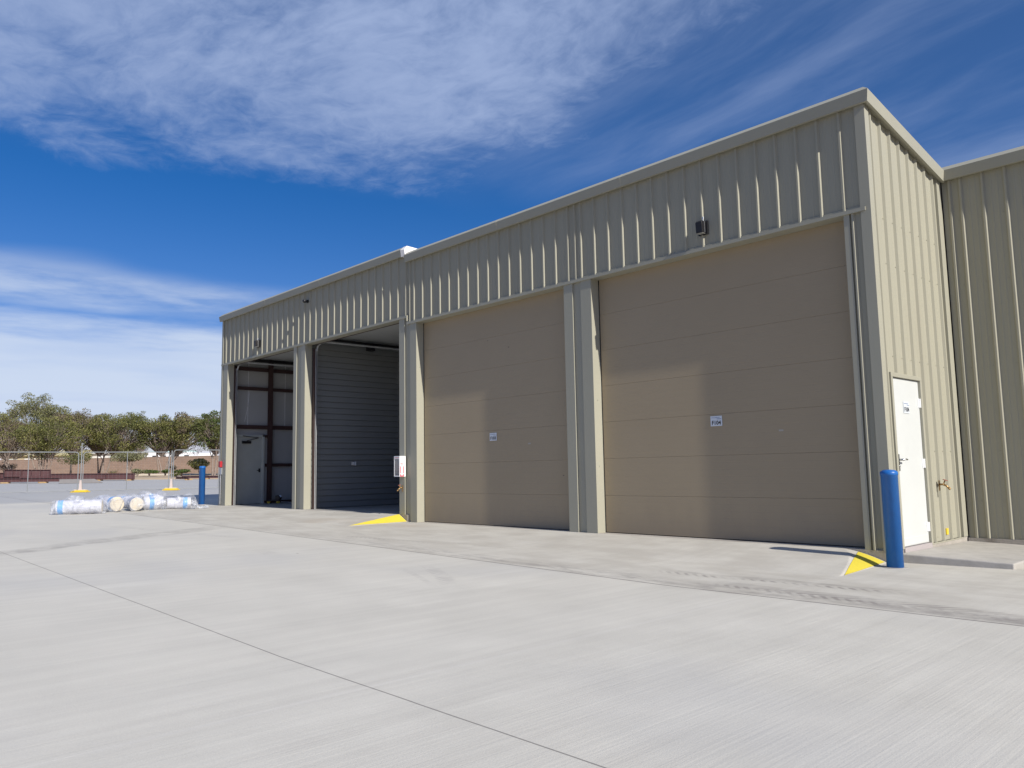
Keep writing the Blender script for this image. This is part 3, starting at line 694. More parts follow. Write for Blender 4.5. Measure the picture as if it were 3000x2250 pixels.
gl = bpy.data.materials.new('cabinet_pane'); gl.use_nodes = True; q = gl.node_tree.nodes['Principled BSDF']; q.inputs['Transmission Weight'].default_value = .9; q.inputs['Roughness'].default_value = .08; q.inputs['Base Color'].default_value = (.85, .88, .9, 1)
m_ = MB(); m_.box(f_, wc-f_, -CD+.004, -CD+.007, f_, hc-.06); m_.build('window_pane', gl, e)
m_ = MB()
text_mesh(m_, 'FIRE EXTINGUISHER', wc*.72, .022, (wc*.14, -CD-.001, hc-.045), (1, 0, 0), (0, 0, 1), bold=.01); m_.build('front_lettering', red_txt, e); m_ = MB()
def side(a, b_): return (wc+.0012, -CD+CD*a, hc*b_)
text_mesh(m_, 'FIRE', CD*.42, .022, side(.12, .60), (0, 1, 0), (0, 0, 1), bold=.03)
text_mesh(m_, 'EXT', CD*.36, .018, side(.16, .535), (0, 1, 0), (0, 0, 1), bold=.03)
for a0, a1, b0, b1 in ((.08, .20, .16, .50), (.56, .68, .16, .50)): m_.add([side(a0, b0), side(a1, b0), side(a1, b1), side(a0, b1)], [(0, 1, 2, 3)])
m_.add([side(.08, .005), side(.68, .005), side(.68, .15), side(.38, .03)], [(0, 1, 3), (1, 2, 3)]); m_.add([side(.08, .005), side(.38, .03), side(.08, .15)], [(0, 1, 2)])
m_.build('arrow_label', red_txt, e)
ex = empty('fire_extinguisher', (CX0+.13, -.075, CZ0+.015), 0, 'red fire extinguisher standing inside the white wall cabinet', 'extinguisher')
m_ = MB(); m_.lathe([(.04, 0), (.046, .01), (.046, .24), (.03, .28), (.014, .295), (.014, .31)], 18); m_.build('cylinder', red_p, ex, smooth=True)
m_ = MB(); m_.box(-.012, .05, -.012, .012, .31, .325); m_.box(-.012, .055, -.01, .01, .335, .345); m_.tube([(-.01, 0, .315), (-.05, 0, .28), (-.052, 0, .1)], .009, 8); m_.build('valve', black_p, ex)
# hose faucets
def faucet(loc, rz, label):
    e = empty('hose_faucet', loc, rz, label, 'faucet', 'brass hose faucets on the walls')
    m_ = MB(); m_.tube([(0, 0, 0), (0, -.06, -.0)], .013, 10); m_.tube([(0, -.05, 0), (0, -.085, -.015), (0, -.12, -.05)], [.013, .014, .012], 10); m_.tube([(0, -.115, -.045), (0, -.135, -.065)], .017, 10)
    m_.tube([(0, -.055, 0), (0, -.075, .05)], .009, 8); m_.build('body', brass, e, smooth=True)
    m_ = MB(); m_.lathe([(.008, 0), (.034, .004), (.034, .010), (.008, .012)], 14); m_.build('hand_wheel', mat('worn_red_wheel', (.30, .12, .09), .5), e, loc=(0, -.078, .052), rot=(R(22), 0, 0))
    m_ = MB(); m_.box(-.02, .02, -.004, .0, -.085, .055); m_.build('wall_flange', brass, e)
    return e
faucet((-.001+.0, 1.66, .76), R(90), 'brass hose faucet on the sunlit side wall right of the white door')
faucet((-10.22, -.001, .72), 0, 'brass hose faucet below the fire extinguisher cabinet')
e = empty('fire_alarm_box', (-19.70, -.001, 1.30), 0, 'small red alarm box on the far left corner column', 'alarm box')
m_ = MB(); m_.box(-.06, .06, -.07, 0, 0, .18); m_.build('housing', red_p, e, bevel=.006); m_ = MB(); m_.box(-.07, .07, -.03, -.0, -.22, -.02); m_.tube([(0, -.02, -.2), (0, -.02, -1.1)], .013, 8); m_.build('conduit', galv, e)
# small tool on the floor of the far bay
e = empty('floor_tool', (-19.25, 1.62, .151), R(35), 'small dark wheeled power tool with yellow wheels on the open bay floor', 'power tool')
m_ = MB(); m_.lathe([(.055, -.02), (.055, .02)], 14); a = m_.build('wheel', yellow_pl, e, loc=(-.30, 0, .055), rot=(R(90), 0, 0)); a2 = a.copy(); COL.objects.link(a2); a2.parent = e; a2.location = (.02, 0, .055)
m_ = MB(); m_.box(-.34, .08, -.07, .07, .07, .12); m_.prism([(-.06, .12), (.10, .12), (.12, .2), (.05, .26), (-.04, .24)], 'y', -.07, .07); m_.build('motor_body', bronze, e, bevel=.01)
m_ = MB(); m_.tube([(.05, 0, .22), (.10, 0, .24), (.13, 0, .20)], .035, 10); m_.tube([(.12, 0, .05), (.55, .05, .02)], .012, 6); m_.build('handle', galv, e)

# ------------------------------------------------------------------ wrapped rolls
def crumple(p, amp, sc, seed): return p + Vector((mnoise.noise(p*sc+Vector((seed, 0, 0))), mnoise.noise(p*sc+Vector((0, seed, 5))), mnoise.noise(p*sc+Vector((9, 0, seed)))))*amp
def plastic_material():
    m = bpy.data.materials.new('clear_crumpled_plastic'); m.use_nodes = True; t = NT(m.node_tree); b = t.n['Principled BSDF']
    tc = t.node('ShaderNodeTexCoord'); o = tc.outputs['Object']
    v = t.node('ShaderNodeTexVoronoi'); v.feature = 'DISTANCE_TO_EDGE'; v.inputs['Scale'].default_value = 6; t.link(t.scale(o, (1, 1, 1)), v.inputs['Vector'])
    n = t.noise(o, 3.6, 4, .55, 1.8)
    b.inputs['Base Color'].default_value = (.70, .71, .75, 1); b.inputs['Roughness'].default_value = .2; b.inputs['Specular IOR Level'].default_value = 1.0
    bn = t.node('ShaderNodeBump'); bn.inputs['Strength'].default_value = 1.0; bn.inputs['Distance'].default_value = .035
    t.put(bn.inputs['Height'], t.m('ADD', n, t.m('MULTIPLY', v.outputs['Distance'], .6))); t.link(bn.outputs[0], b.inputs['Normal'])
    tr = t.node('ShaderNodeBsdfTransparent'); tr.inputs[0].default_value = (.97, .98, 1, 1); mx = t.node('ShaderNodeMixShader')
    lw = t.node('ShaderNodeLayerWeight'); lw.inputs[0].default_value = .35; t.link(bn.outputs[0], lw.inputs[1])
    t.put(mx.inputs[0], t.m('ADD', t.m('MULTIPLY', lw.outputs['Facing'], .35), t.smooth(n, .42, .72, .06, .50), clamp=True))
    t.link(tr.outputs[0], mx.inputs[1]); t.link(b.outputs[0], mx.inputs[2]); t.link(mx.outputs[0], t.n['Material Output'].inputs[0])
    return m
plastic = plastic_material()
roll_m = mat('cream_roll', (.60, .53, .42), .7, var=.06, vscale=9); roll_w = mat('pale_wrapped_roll', (.56, .56, .61), .5, var=.05, vscale=5, bump=.2, bscale=8); band_m = mat('blue_band', (.16, .38, .70), .5, var=.08)
def roll(loc, ang, L, rad, band_at, label, seed, tail=0, puff=1.18, core=True, nobag=0.0):
    rad *= 1.10; puff = 1+(puff-1)*.55
    e = empty('wrapped_roll', loc, ang, label, 'roll', 'plastic wrapped rolls on the pavement')
    if core:
        m_ = MB(); m_.tube([(-L/2, 0, rad), (-L/2+.02, 0, rad), (L/2-.02, 0, rad), (L/2, 0, rad)], [rad*.93, rad*.97, rad*.97, rad*.93], 28, caps=False)
        n = 28
        for sx in (-1, 1):
            ring = [(sx*L/2, rad*.93*math.cos(2*math.pi*k/n), rad+rad*.93*math.sin(2*math.pi*k/n)) for k in range(n)]
            m_.add(ring+[(sx*(L/2+.03), 0, rad)], [(k, (k+1) % n, n) for k in range(n)], 1)
        m_.build('roll_core', [roll_w, roll_m], e, smooth=True)
        m_ = MB(); m_.tube([(band_at-.06, 0, rad), (band_at+.06, 0, rad)], rad*.985, 28, caps=False); m_.build('tape_band', band_m, e, smooth=True)
    m_ = MB(); n = 56; K = 60; vs = []
    for i in range(K+1):
        x = -L/2-.14-tail*.0+(L+.28)*i/K; q = min(1, (i+.3)/5, (K-i+.3)/6); rr = rad*puff*q**.5
        for k_ in range(n):
            a = 2*math.pi*k_/n; p = Vector((x, rr*math.cos(a)*1.06, rad+rr*math.sin(a)))
            p = crumple(p, .13, 3.2, seed); p = crumple(p, .03, 10, seed+3); p.z = max(p.z, .004+.006*math.sin(k_*3+i)); vs.append(p)
    fs = [(i*n+k_, i*n+(k_+1) % n, (i+1)*n+(k_+1) % n, (i+1)*n+k_) for i in range(K) for k_ in range(n) if not (nobag and i > K*(1-nobag))]
    m_.add(vs, fs)
    if tail:
        G = 26; vs = []
        for i in range(G+1):
            for k_ in range(G+1):
                u, v_ = i/G, k_/G-.5
                p = Vector((L/2+.05+u*tail, v_*(.55-.25*u), rad*.75*(1-u)**2+.02)); p = crumple(p, .10, 8, seed+9); p = crumple(p, .05, 20, seed+19); p.z = max(p.z, .006); vs.append(p)
        m_.add(vs, [(i*(G+1)+k_, i*(G+1)+k_+1, (i+1)*(G+1)+k_+1, (i+1)*(G+1)+k_) for i in range(G) for k_ in range(G)])
    m_.build('plastic_wrap', plastic, e)
    return e
def gp(x, y): return (x, y, pave_z(x, y))
va = math.atan2(CR.y, CR.x)            # direction that runs across the view
def gpx(px, py):
    d = ray(px, py); t_ = 5.0
    for _ in range(60):
        p = CAM_LOC+d*t_; z_ = pave_z(p.x, p.y); t_ = (z_-CAM_LOC.z)/d.z*.5+t_*.5
    return (p.x, p.y, z_)
roll(gpx(232, 1506), va+R(20), 1.06, .168, -.42, 'leftmost plastic wrapped roll with its blue band at the left end', 1.0, puff=1.3)
roll(gpx(318, 1498), va+R(-38), .95, .185, .34, 'wrapped roll with cream end facing right, second from the left', 4.0, puff=1.08)
roll(gpx(372, 1488), va+R(150), .70, .160, .10, 'far white roll lying behind the gap between the two cream roll ends', 7.0, puff=1.10)
roll(gpx(396, 1495), va+R(-60), .85, .170, .33, 'wrapped roll with blue band and cream end, directly left of the puffed clear one', 8.0, puff=1.08)
roll(gpx(446, 1493), va+R(38), .50, .180, -.05, 'puffed bundle in clear wrinkled plastic between the cream end and the rightmost roll', 11.0, puff=1.5)
roll(gpx(438, 1481), va+R(20), .50, .170, .05, 'farthest small roll peeking out behind the puffed clear bundle', 13.0, puff=1.2)
roll(gpx(524, 1491), va+R(24), .62, .150, .16, 'rightmost wrapped roll with loose plastic trailing toward the blue bollard', 15.0, tail=.42, puff=1.6)

# ------------------------------------------------------------------ temporary fence
tube_m = mat('fence_zinc', (.24, .25, .255), .6, metal=.15, var=.1)
def fence_panel(p0, p1, h, label):
    e = empty('temporary_fence', p0, 0, label, 'fence', 'temporary fences across the lot'); d = p1-p0; H = Vector((0, 0, h)); B0 = Vector((0, 0, .06))
    c = .12; dn = d.normalized()
    pts = [B0, H-Vector((0, 0, c)), H-Vector((0, 0, c*.3))+dn*c*.3, H+dn*c, d+H-dn*c, d+H-dn*c*.3-Vector((0, 0, c*.3)), d+H-Vector((0, 0, c)), d+B0]
    m_ = MB(); m_.tube(pts, .021, 6); m_.tube([B0+Vector((0, 0, .02)), d+B0+Vector((0, 0, .02))], .014, 6); m_.tube([d*.5+B0, d*.5+H], .019, 6); m_.build('tube_frame', tube_m, e)
    m_ = MB(); n = int(d.length/.15)
    for i in range(1, n):
        q = d*(i/n); m_.tube([q+B0, q+H],   .0009, 3, caps=False)
    for i in range(1, int(h/.15)):
        z = B0+Vector((0, 0, i*.15)); m_.tube([z, d+z],   .0009, 3, caps=False)
    m_.build('wire_mesh', tube_m, e)
def stand(p, rz, label, tall=0):
    e = empty('fence_stand', p, rz, label, 'fence stand', 'yellow footed fence stands')
    m_ = MB(); m_.box(-.36, .36, -.20, .20, 0, .045); m_.box(-.30, .30, -.15, .15, .045, .10); m_.build('foot_block', yellow_pl, e, bevel=.015)
    m_ = MB(); m_.box(-.27, .27, -.05, .05, .10, .13); m_.prism([(-.06, .13), (.06, .13), (.03, .55), (-.03, .55)], 'y', -.03, .03); m_.build('bracket', pinkmetal, e)
    m_ = MB(); m_.tube([(0, 0, .1), (0, 0, tall or 1.9)], .026, 8); m_.build('post', tube_m, e)
F = [far(-60, 34), far(248, 36.5), far(510, 38.3), far(770, 40.5)]
fence_panel(F[0], F[1]-(F[1]-F[0]).normalized()*.12, 1.83, 'leftmost temporary wire fence panel cut by the left edge')
fence_panel(F[1]+(F[2]-F[1]).normalized()*.08, F[2]-(F[2]-F[1]).normalized()*.12, 1.83, 'middle temporary wire fence panel between the two yellow footed stands')
fence_panel(F[2]+(F[3]-F[2]).normalized()*.08, F[3], 1.93, 'temporary wire fence panel running behind the warehouse corner')
stand(F[1], va, 'yellow footed fence stand with the tall projecting pole', 2.25); stand(F[2], va, 'yellow footed fence stand beside the distant blue bollard')

# ------------------------------------------------------------------ steel beams
def ibeam(p, q, h, wd, name, label, group='oxide red steel beams stacked at the lot edge', cat='steel beam', plate=False, m=primer):
    e = empty(name, p, 0, label, cat, group); d = q-p; t_ = d.normalized(); n = Vector((-t_.y, t_.x, 0)).normalized(); fl = .03; wb = .02
    prof = [(-wd/2, 0), (wd/2, 0), (wd/2, fl), (wb, fl), (wb, h-fl), (wd/2, h-fl), (wd/2, h), (-wd/2, h), (-wd/2, h-fl), (-wb, h-fl), (-wb, fl), (-wd/2, fl)]
    m_ = MB(); m_.prism(prof, 'x', 0, 1, fn=lambda s, a, b_: tuple(d*s+n*a+Vector((0, 0, b_)))); m_.build('beam_web', m, e)
    m_ = MB()
    for s in ((0.0, .33, .66, .985) if plate else (.5,)): m_.prism([(-wd/2+.005, fl), (wd/2-.005, fl), (wd/2-.005, h-fl), (-wd/2+.005, h-fl)], 'x', 0, .02, fn=lambda tt, a, b_, s=s: tuple(d*s+t_*tt+n*a+Vector((0, 0, b_))))
    m_.build('stiffener_plate', m, e)
    return e
def block(p, label): 
    m_ = MB(); m_.box(-.35, .35, -.07, .07, 0, .09); tag(m_.build('timber_block', timber, loc=p, rot=(0, 0, va+R(70)), bevel=.01), label, 'timber block', 'timber blocks under the beams')
UP = Vector((0, 0, .09))
ibeam(far(160, 60)+UP, far(404, 60.5)+UP, .46, .2, 'steel_beam', 'long oxide red steel beam whose right end sits on the tan gravel edge', plate=True)
ibeam(far(60, 61.3)+UP, far(392, 61.8)+UP, .46, .2, 'steel_beam', 'oxide red steel beam lying just behind the long right hand beam')
ibeam(far(78, 54.2)+Vector((0, 0, .42)), far(160, 54.6)+Vector((0, 0, .42)), .50, .22, 'steel_beam', 'short upper steel beam with pale end plate in the left stack', plate=True)
ibeam(far(28, 55.6)+Vector((0, 0, .42)), far(100, 55.9)+Vector((0, 0, .42)), .50, .22, 'steel_beam', 'dark upper steel beam behind the short plated one in the left stack', plate=True)
ibeam(far(-40, 54.0)+UP, far(188, 54.6)+UP, .28, .24, 'steel_beam', 'low bottom beam of the left stack running behind the first fence panel')
ibeam(far(-40, 55.8)+UP, far(70, 56.0)+UP, .62, .24, 'steel_beam', 'oxide red beam cut by the left edge in the left stack')
ibeam(far(524, 61)+UP, far(560, 60.4)+UP, .16, .22, 'steel_beam', 'short flat beam end left of the distant blue bollard')
ibeam(far(540, 63)+UP, far(700, 63.5)+UP, .20, .22, 'steel_beam', 'thin dark beam running behind the distant blue bollard')
for px, D, s in ((185, 60, 'under the left end of the long beam'), (300, 60.2, 'under the middle of the long beam'), (390, 60.4, 'under the right end of the long beam'), (30, 54, 'under the left stack'), (140, 54.3, 'under the plated beam of the left stack'), (560, 60.6, 'left of the distant bollard'), (610, 63, 'right of the distant bollard')):
    block(far(px, D), 'tan timber block '+s)
a, b_ = far(188, 53.4), far(312, 54.6); d = b_-a; n = Vector((-d.y, d.x, 0)).normalized()
m_ = MB(); m_.prism([(0, 0), (1.0, 0), (.80, .27), (0, .27)], 'x', -.9, .9, fn=lambda s, p, q: tuple(d*p+n*s+Vector((0, 0, q))))
tag(m_.build('concrete_ramp', mat('dark_grey_concrete', (.20, .19, .19), .9, var=.1), loc=a), 'low dark grey concrete block with a sloping right end beside the beams', 'concrete block')

# ------------------------------------------------------------------ block wall
wa, wb_ = far(-60, 97), far(700, 93); zb = min(wa.z, wb_.z)-.4; d = wb_-wa; L = math.hypot(d.x, d.y); wt = 3.30
e = empty('block_wall', (wa.x, wa.y, 0), math.atan2(d.y, d.x), 'long low reddish brown block wall behind the trees', 'wall')
m_ = MB(); m_.box(0, L, -.1, .1, zb, wt); m_.build('masonry', blockm, e)
m_ = MB(); m_.box(0, L, -.12, .12, wt, wt+.06); m_.build('cap', mat('block_cap', (.30, .22, .17), .9), e)

# ------------------------------------------------------------------ vegetation
def rvec(): 
    while True:
        v = Vector((random.uniform(-1, 1), random.uniform(-1, 1), random.uniform(-1, 1)))
        if .05 < v.length <= 1: return v
def leafq(m_, c, s, mi=0):
    n = rvec().normalized(); a = n.orthogonal().normalized(); b_ = n.cross(a); k_ = random.uniform(.35, .6)
    m_.add([c-a*s, c+b_*s*k_, c+a*s, c-b_*s*k_], [(0, 1, 2, 3)], mi)
def limb(m_, p, d, L, r_, depth, tips, bend=.25, split=3, up=.12):
    pts = [p.copy()]; rs = [r_]; n = 4; q = p.copy(); dd = d.copy()
    for i in range(n):
        dd = (dd+rvec()*bend*.5+Vector((0, 0, up))).normalized(); q = q+dd*L/n; pts.append(q.copy()); rs.append(r_*(1-.5*(i+1)/n))
    m_.tube(pts, rs, 6 if depth > 1 else 4, caps=False)
    if depth == 0: tips.append((q, dd)); return
    for k_ in range(split):
        nd = (dd+rvec()*.85).normalized(); s = pts[-1] if k_ < split-1 else pts[-2]
        limb(m_, s, nd, L*random.uniform(.6, .85), r_*.5, depth-1, tips, bend, split, up)
def tree(px, D, wpx, top, bot, stems, label, lf, lf2=None, nleaf=5200, wisp=.25, name='desert_tree', trunk_px=None, group='desert trees before the block wall', lowclump=None):
    base = far(trunk_px if trunk_px is not None else px, D); cen = far(px, D); H = up_z(top, D, px)-base.z; cb = max(.5, up_z(bot, D, px)-base.z); hw = wpx/2*D/FPX
    off = Vector((cen.x-base.x, cen.y-base.y, 0))
    e = empty(name, base, 0, label, 'tree', group)
    m_ = MB(); tips = []
    for s in range(stems):
        a = 2*math.pi*s/stems+random.uniform(-.5, .5); dr = Vector((math.cos(a)*.42, math.sin(a)*.42, 1)).normalized() if stems > 1 else Vector((.05, 0, 1))
        target = off+CR*random.uniform(-.5, .5)*hw+Vector((0, 0, cb*1.15)); 
        st_ = Vector((math.cos(a)*.12, math.sin(a)*.12, -.2)); dd = ((target-st_).normalized()+dr*.4).normalized()
        limb(m_, st_, dd, max(1.0, cb*.95), .13*(H/6)**.5/(stems**.3), 3, tips, .3, 3)
    m_.build('trunk', bark, e, smooth=True)
    lv = MB(); ch = (H-cb)/2; cz = cb+ch
    hw *= 1.25; nleaf = int(nleaf*2.5); nb = 64; cl = []
    for i in range(nb):
        v = rvec(); v = v.normalized()*v.length**.45
        c = off+CR*(v.x*hw*.88)+Vector((-CR.y, CR.x, 0))*(v.y*hw*.8)+Vector((0, 0, cz+v.z*ch*(.80 if v.z > 0 else .9)*(1-.35*abs(v.x)**2)))
        cl.append((c, random.uniform(.22, .95)*hw*.33, random.random()))
    for i in range(22):
        v = rvec().normalized(); v.z = abs(v.z)*.9+.1; v.normalize()
        cl.append((off+CR*(v.x*hw*1.0)+Vector((-CR.y, CR.x, 0))*(v.y*hw*.9)+Vector((0, 0, cz+v.z*ch*random.uniform(.85, 1.08))), random.uniform(.09, .17)*hw, random.random()))
    if lowclump:
        for dx_, zz_, rr in lowclump: cl += [(off+CR*dx_+Vector((0, 0, zz_)), rr, .9), (off+CR*(dx_+rr*.6)+Vector((0, 0, zz_-.1)), rr*.8, .9)]
    per = nleaf//len(cl); tr_ = sum(c[1]**1.5 for c in cl)
    tw = MB()
    for c, r_, q in cl:
        for i in range(int(nleaf*r_**1.5/tr_)):
            v = rvec(); v = v*v.length**-.25; p = c+Vector((v.x*r_*1.3, v.y*r_*1.3, v.z*r_*.78)); leafq(lv, p, random.uniform(.045, .105), 1 if (lf2 and (q > .72 or random.random() < .15)) else 0)
        if random.random() < .9: tw.tube([off*.5+Vector((0, 0, cb*.8)), (off*.5+Vector((0, 0, cb*.8))).lerp(c, .6)+rvec()*.2, c], [.05, .03, .014], 4, caps=False)
    nw = int(190*wisp)
    for i in range(nw):     # thin shoots escaping the crown
        v = rvec().normalized(); v.z = abs(v.z)
        s = off+CR*(v.x*hw*.75)+Vector((-CR.y, CR.x, 0))*(v.y*hw*.7)+Vector((0, 0, cz+v.z*ch*.55*(1-.3*abs(v.x)))); dr = (v+Vector((0, 0, .9))+rvec()*.35).normalized(); LL = random.uniform(.4, 1.25)*min(ch, 1.6)*.5
        t2 = s+dr*LL; tw.tube([s, s.lerp(t2, .5)+rvec()*.08, t2], [.022, .014, .006], 3, caps=False)
        for j in range(26): leafq(lv, s.lerp(t2, random.uniform(.1, 1))+rvec()*.16, random.uniform(.04, .085), 1 if lf2 and random.random() < .6 else 0)
    tw.build('branches', bark, e, smooth=True); lv.build('crown', [lf, lf2 or lf], e)
    return e
tree(2, 76, 150, 1218, 1340, 2, 'olive tree with a leaning reddish trunk cut by the left edge of the photo', leaf_olive, leaf_dry, trunk_px=62, nleaf=6200)
tree(108, 82, 150, 1166, 1322, 3, 'tallest wispy feathery tree near the left edge', leaf_grey, leaf_olive, nleaf=6400, wisp=1.0, trunk_px=128)
tree(160, 74, 150, 1232, 1330, 4, 'dense olive tree with several pale trunks and a low right hand branch', leaf_olive, leaf_dark, nleaf=6000, trunk_px=143, lowclump=((1.6, 1.7, .8), (2.3, 1.7, .8), (2.9, 2.0, .6), (-1.2, 2.0, .6)))
tree(228, 80, 130, 1204, 1325, 2, 'thin twiggy mauve tree behind the tall fence pole', leaf_dry, leaf_olive, nleaf=3600, wisp=.8, trunk_px=215)
tree(300, 83, 120, 1222, 1325, 2, 'sparse forked tree left of the grey green shrub', leaf_dry, leaf_olive, nleaf=4200, wisp=.7, trunk_px=298)
tree(365, 80, 150, 1212, 1326, 2, 'full olive tree above the grey green shrub', leaf_olive, leaf_dark, nleaf=6000, trunk_px=312)
tree(478, 80, 120, 1222, 1326, 3, 'dark olive tree with forked trunk behind the second fence stand', leaf_dark, leaf_olive, nleaf=5400, trunk_px=481)
tree(545, 81, 140, 1216, 1326, 2, 'broad twiggy olive tree right of the second fence stand', leaf_olive, leaf_dry, nleaf=5200, wisp=.8, trunk_px=486)
tree(640, 74, 105, 1210, 1322, 2, 'dark green tree half hidden behind the warehouse corner', leaf_dark, leaf_fresh, nleaf=5600, trunk_px=632)
tree(384, 150, 46, 1205, 1342, 1, 'left one of two far dark pointed trees over the olive crowns', leaf_dark, None, nleaf=2600, wisp=0, group='far dark trees')
tree(415, 150, 50, 1205, 1342, 1, 'right one of two far dark pointed trees over the olive crowns', leaf_dark, None, nleaf=2600, wisp=0, group='far dark trees')
tree(60, 120, 150, 1262, 1335, 2, 'far olive tree filling the gap behind the leftmost trees', leaf_dark, leaf_olive, nleaf=3600, group='far dark trees')
def bush(px, D, wpx, top, bot, lf, label, n=2600, name='shrub', s=(.05, .10), stems=6, cat='shrub', spiky=False):
    base = far(px, D); hw = wpx/2*D/FPX*1.15; z1 = up_z(top, D, px)-base.z; z0 = max(0.02, up_z(bot, D, px)-base.z)
    e = empty(name, base, 0, label, cat, 'shrubs in the planting strip'); m_ = MB()
    for i in range(stems):
        a = rvec(); m_.tube([(0, 0, -.1), Vector((a.x*hw*.3, a.y*hw*.3, z0+.2)), Vector((a.x*hw*.7, a.y*hw*.7, (z0+z1)/2))], [.04, .03, .015], 4, caps=False)
    m_.build('stems', bark, e); lv = MB()
    if spiky:
        for i in range(90):
            a = random.uniform(0, 6.28); t_ = Vector((math.cos(a)*hw*random.uniform(.3, 1), math.sin(a)*hw*random.uniform(.3, 1), z1*random.uniform(.5, 1))); b0 = Vector((math.cos(a)*.08, math.sin(a)*.08, 0)); w_ = Vector((-math.sin(a), math.cos(a), 0))*.03
            lv.add([b0-w_, b0+w_, t_], [(0, 1, 2)])
    else:
        cs = [(rvec()) for _ in range(14)]
        for i in range(n):
            c = random.choice(cs)*.62+rvec()*.42
            leafq(lv, Vector((c.x*hw, c.y*hw, (z0+z1)/2+c.z*(z1-z0)/2)), random.uniform(*s))
    lv.build('foliage', lf, e); return e
bush(383, 77, 108, 1316, 1360, leaf_grey, 'grey green shrub behind the fence panel mid post', 3200)
bush(593, 76, 66, 1337, 1378, leaf_olive, 'rounded clipped green bush behind the distant blue bollard', 3600, stems=4)
bush(340, 70, 44, 1372, 1388, leaf_lime, 'spiky yellow green plant behind the long beam', spiky=True, name='agave')
bush(412, 70, 36, 1372, 1390, leaf_grey, 'small grey plant at the right end of the long beam', 700)
bush(447, 73, 50, 1376, 1388, leaf_fresh, 'low green ground shrub left of the second fence stand', 900)
bush(492, 76, 30, 1375, 1387, leaf_fresh, 'small bright green shrub right at the forked trunk', 700)
bush(540, 73, 54, 1374, 1388, leaf_fresh, 'low spreading green shrub left of the clipped bush', 1100)
bush(524, 68, 30, 1386, 1394, leaf_dark, 'small dark tuft above the flat beam end', 500)
bush(512, 80, 24, 1362, 1378, leaf_dry, 'dry mauve shrub behind the second fence stand', 500)
bush(30, 78, 60, 1350, 1385, leaf_dry, 'dry straw coloured bush at the left edge before the wall', 700)

# ------------------------------------------------------------------ things behind the wall
def oriented(px, D, rz=0): 
    p = far(px, D); return p, va+rz
stucco_w = mat('pale_stucco', (.62, .61, .58), .8, var=.05); stucco_t = mat('tan_stucco', (.50, .42, .27), .85, var=.08); dark_w = mat('dark_glass', (.03, .04, .05), .2)
teal = mat('pale_teal_panel', (.45, .62, .60), .5)
def shed(px0, px1, D, top, label, wallm, roofm, ndoor=4):
    p, rz = oriented((px0+px1)/2, D); p.z -= .3; Wd = (px1-px0)*D/FPX; H = up_z(top, D, px0)-p.z; e = empty('storage_building', p, rz, label, 'building', 'buildings behind the block wall')
    m_ = MB(); m_.box(-Wd/2, Wd/2, 0, 9, 0, H*.82); m_.build('wall', wallm, e)
    m_ = MB(); m_.prism([(-.5, H*.821), (9.5, H*.821), (9.5, H*.86), (4.5, H+.3), (-.5, H*.86)], 'x', -Wd/2-.4, Wd/2+.4); m_.build('roof', roofm, e)
    for i in range(ndoor):
        x = -Wd/2+Wd*(i+.5)/ndoor; m_ = MB(); m_.box(x-Wd/ndoor*.3, x+Wd/ndoor*.3, -.06, -.004, .1, H*.72); m_.build('roller_door', white_pl if i % 2 else grey_paint, e)
shed(252, 455, 150, 1318, 'long pale storage building seen through the tree trunks', stucco_w, mat('pale_roof', (.55, .56, .56), .5), 6)
shed(20, 230, 145, 1326, 'tan low building glimpsed behind the leftmost trees', stucco_t, mat('straw_roof', (.46, .40, .22), .8), 4)
p, rz = oriented(575, 128, R(6)); e = empty('travel_trailer', p, rz, 'long white travel trailer parked behind the wall left of the warehouse', 'trailer'); H = 2.95
m_ = MB(); m_.prism([(-3.2, .5), (3.2, .5), (3.2, H-.3), (2.9, H), (-2.7, H), (-3.2, H-.7)], 'y', 0, 2.4); m_.build('body', white_pl, e, bevel=.05)
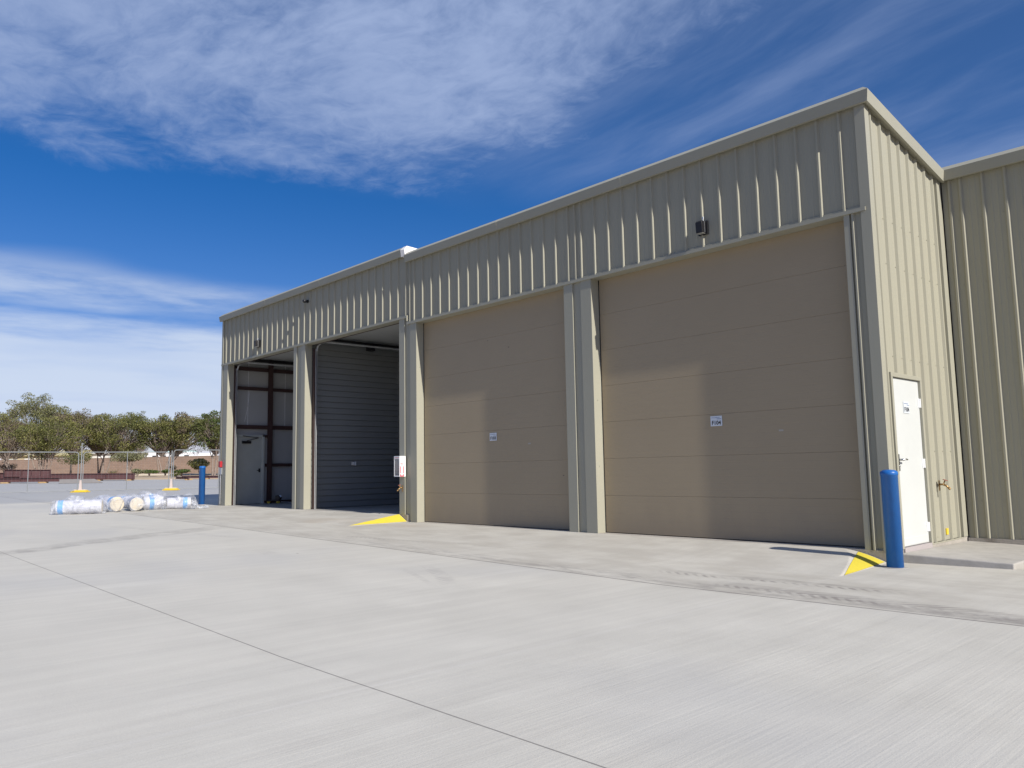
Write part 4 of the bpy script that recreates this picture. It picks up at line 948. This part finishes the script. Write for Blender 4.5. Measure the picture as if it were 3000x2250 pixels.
for x in (-2.2, -.6, 1.4): m_ = MB(); m_.box(x-.4, x+.4, -.02, -.003, 1.7, 2.3); m_.build('window', dark_w, e)
m_ = MB(); m_.box(-3.1, 3.1, -.015, -.002, 1.2, 1.4); m_.build('stripe', mat('grey_stripe', (.3, .32, .36), .4), e)
for x in (.1, 1.0): m_ = MB(); m_.lathe([(.36, -.1), (.36, .1)], 18); m_.build('wheel', black_p, e, loc=(x, .12, .36), rot=(R(90), 0, 0))
p, rz = oriented(505, 122, 0); e = empty('motorhome', p, rz, 'pale teal topped motorhome parked behind the forked tree trunk', 'motorhome')
m_ = MB(); m_.prism([(-3.4, .5), (3.4, .5), (3.6, 1.7), (3.3, 3.0), (-3.4, 3.0)], 'y', 0, 2.3); m_.build('body', white_pl, e, bevel=.05)
m_ = MB(); m_.box(-3.3, 3.2, .1, 2.2, 3.001, 3.18); m_.build('roof', teal, e)
for x in (-2.4, -1.0, 1.0, 2.5): m_ = MB(); m_.box(x-.35, x+.35, -.02, -.003, 1.9, 2.5); m_.build('window', dark_w, e)
for x in (-2.2, 2.2): m_ = MB(); m_.lathe([(.4, -.1), (.4, .1)], 18); m_.build('wheel', black_p, e, loc=(x, .12, .4), rot=(R(90), 0, 0))
p, rz = oriented(535, 108, 0); e = empty('parked_car', p, rz, 'dark blue car roof just showing over the block wall', 'car'); e.location.z += .55
m_ = MB(); m_.prism([(-2.2, .35), (2.2, .35), (2.25, .75), (1.6, .9), (.9, 1.42), (-1.1, 1.45), (-1.9, .95), (-2.25, .85)], 'y', 0, 1.8); m_.build('body', mat('dark_blue_paint', (.03, .035, .07), .3), e, bevel=.06)
m_ = MB(); m_.prism([(-1.6, .98), (1.35, .93), (.8, 1.36), (-1.0, 1.38)], 'y', -.006, -.001); m_.build('side_window', dark_w, e)
for x in (-1.4, 1.4): m_ = MB(); m_.lathe([(.33, -.1), (.33, .1)], 18); m_.build('wheel', black_p, e, loc=(x, .1, .33), rot=(R(90), 0, 0))
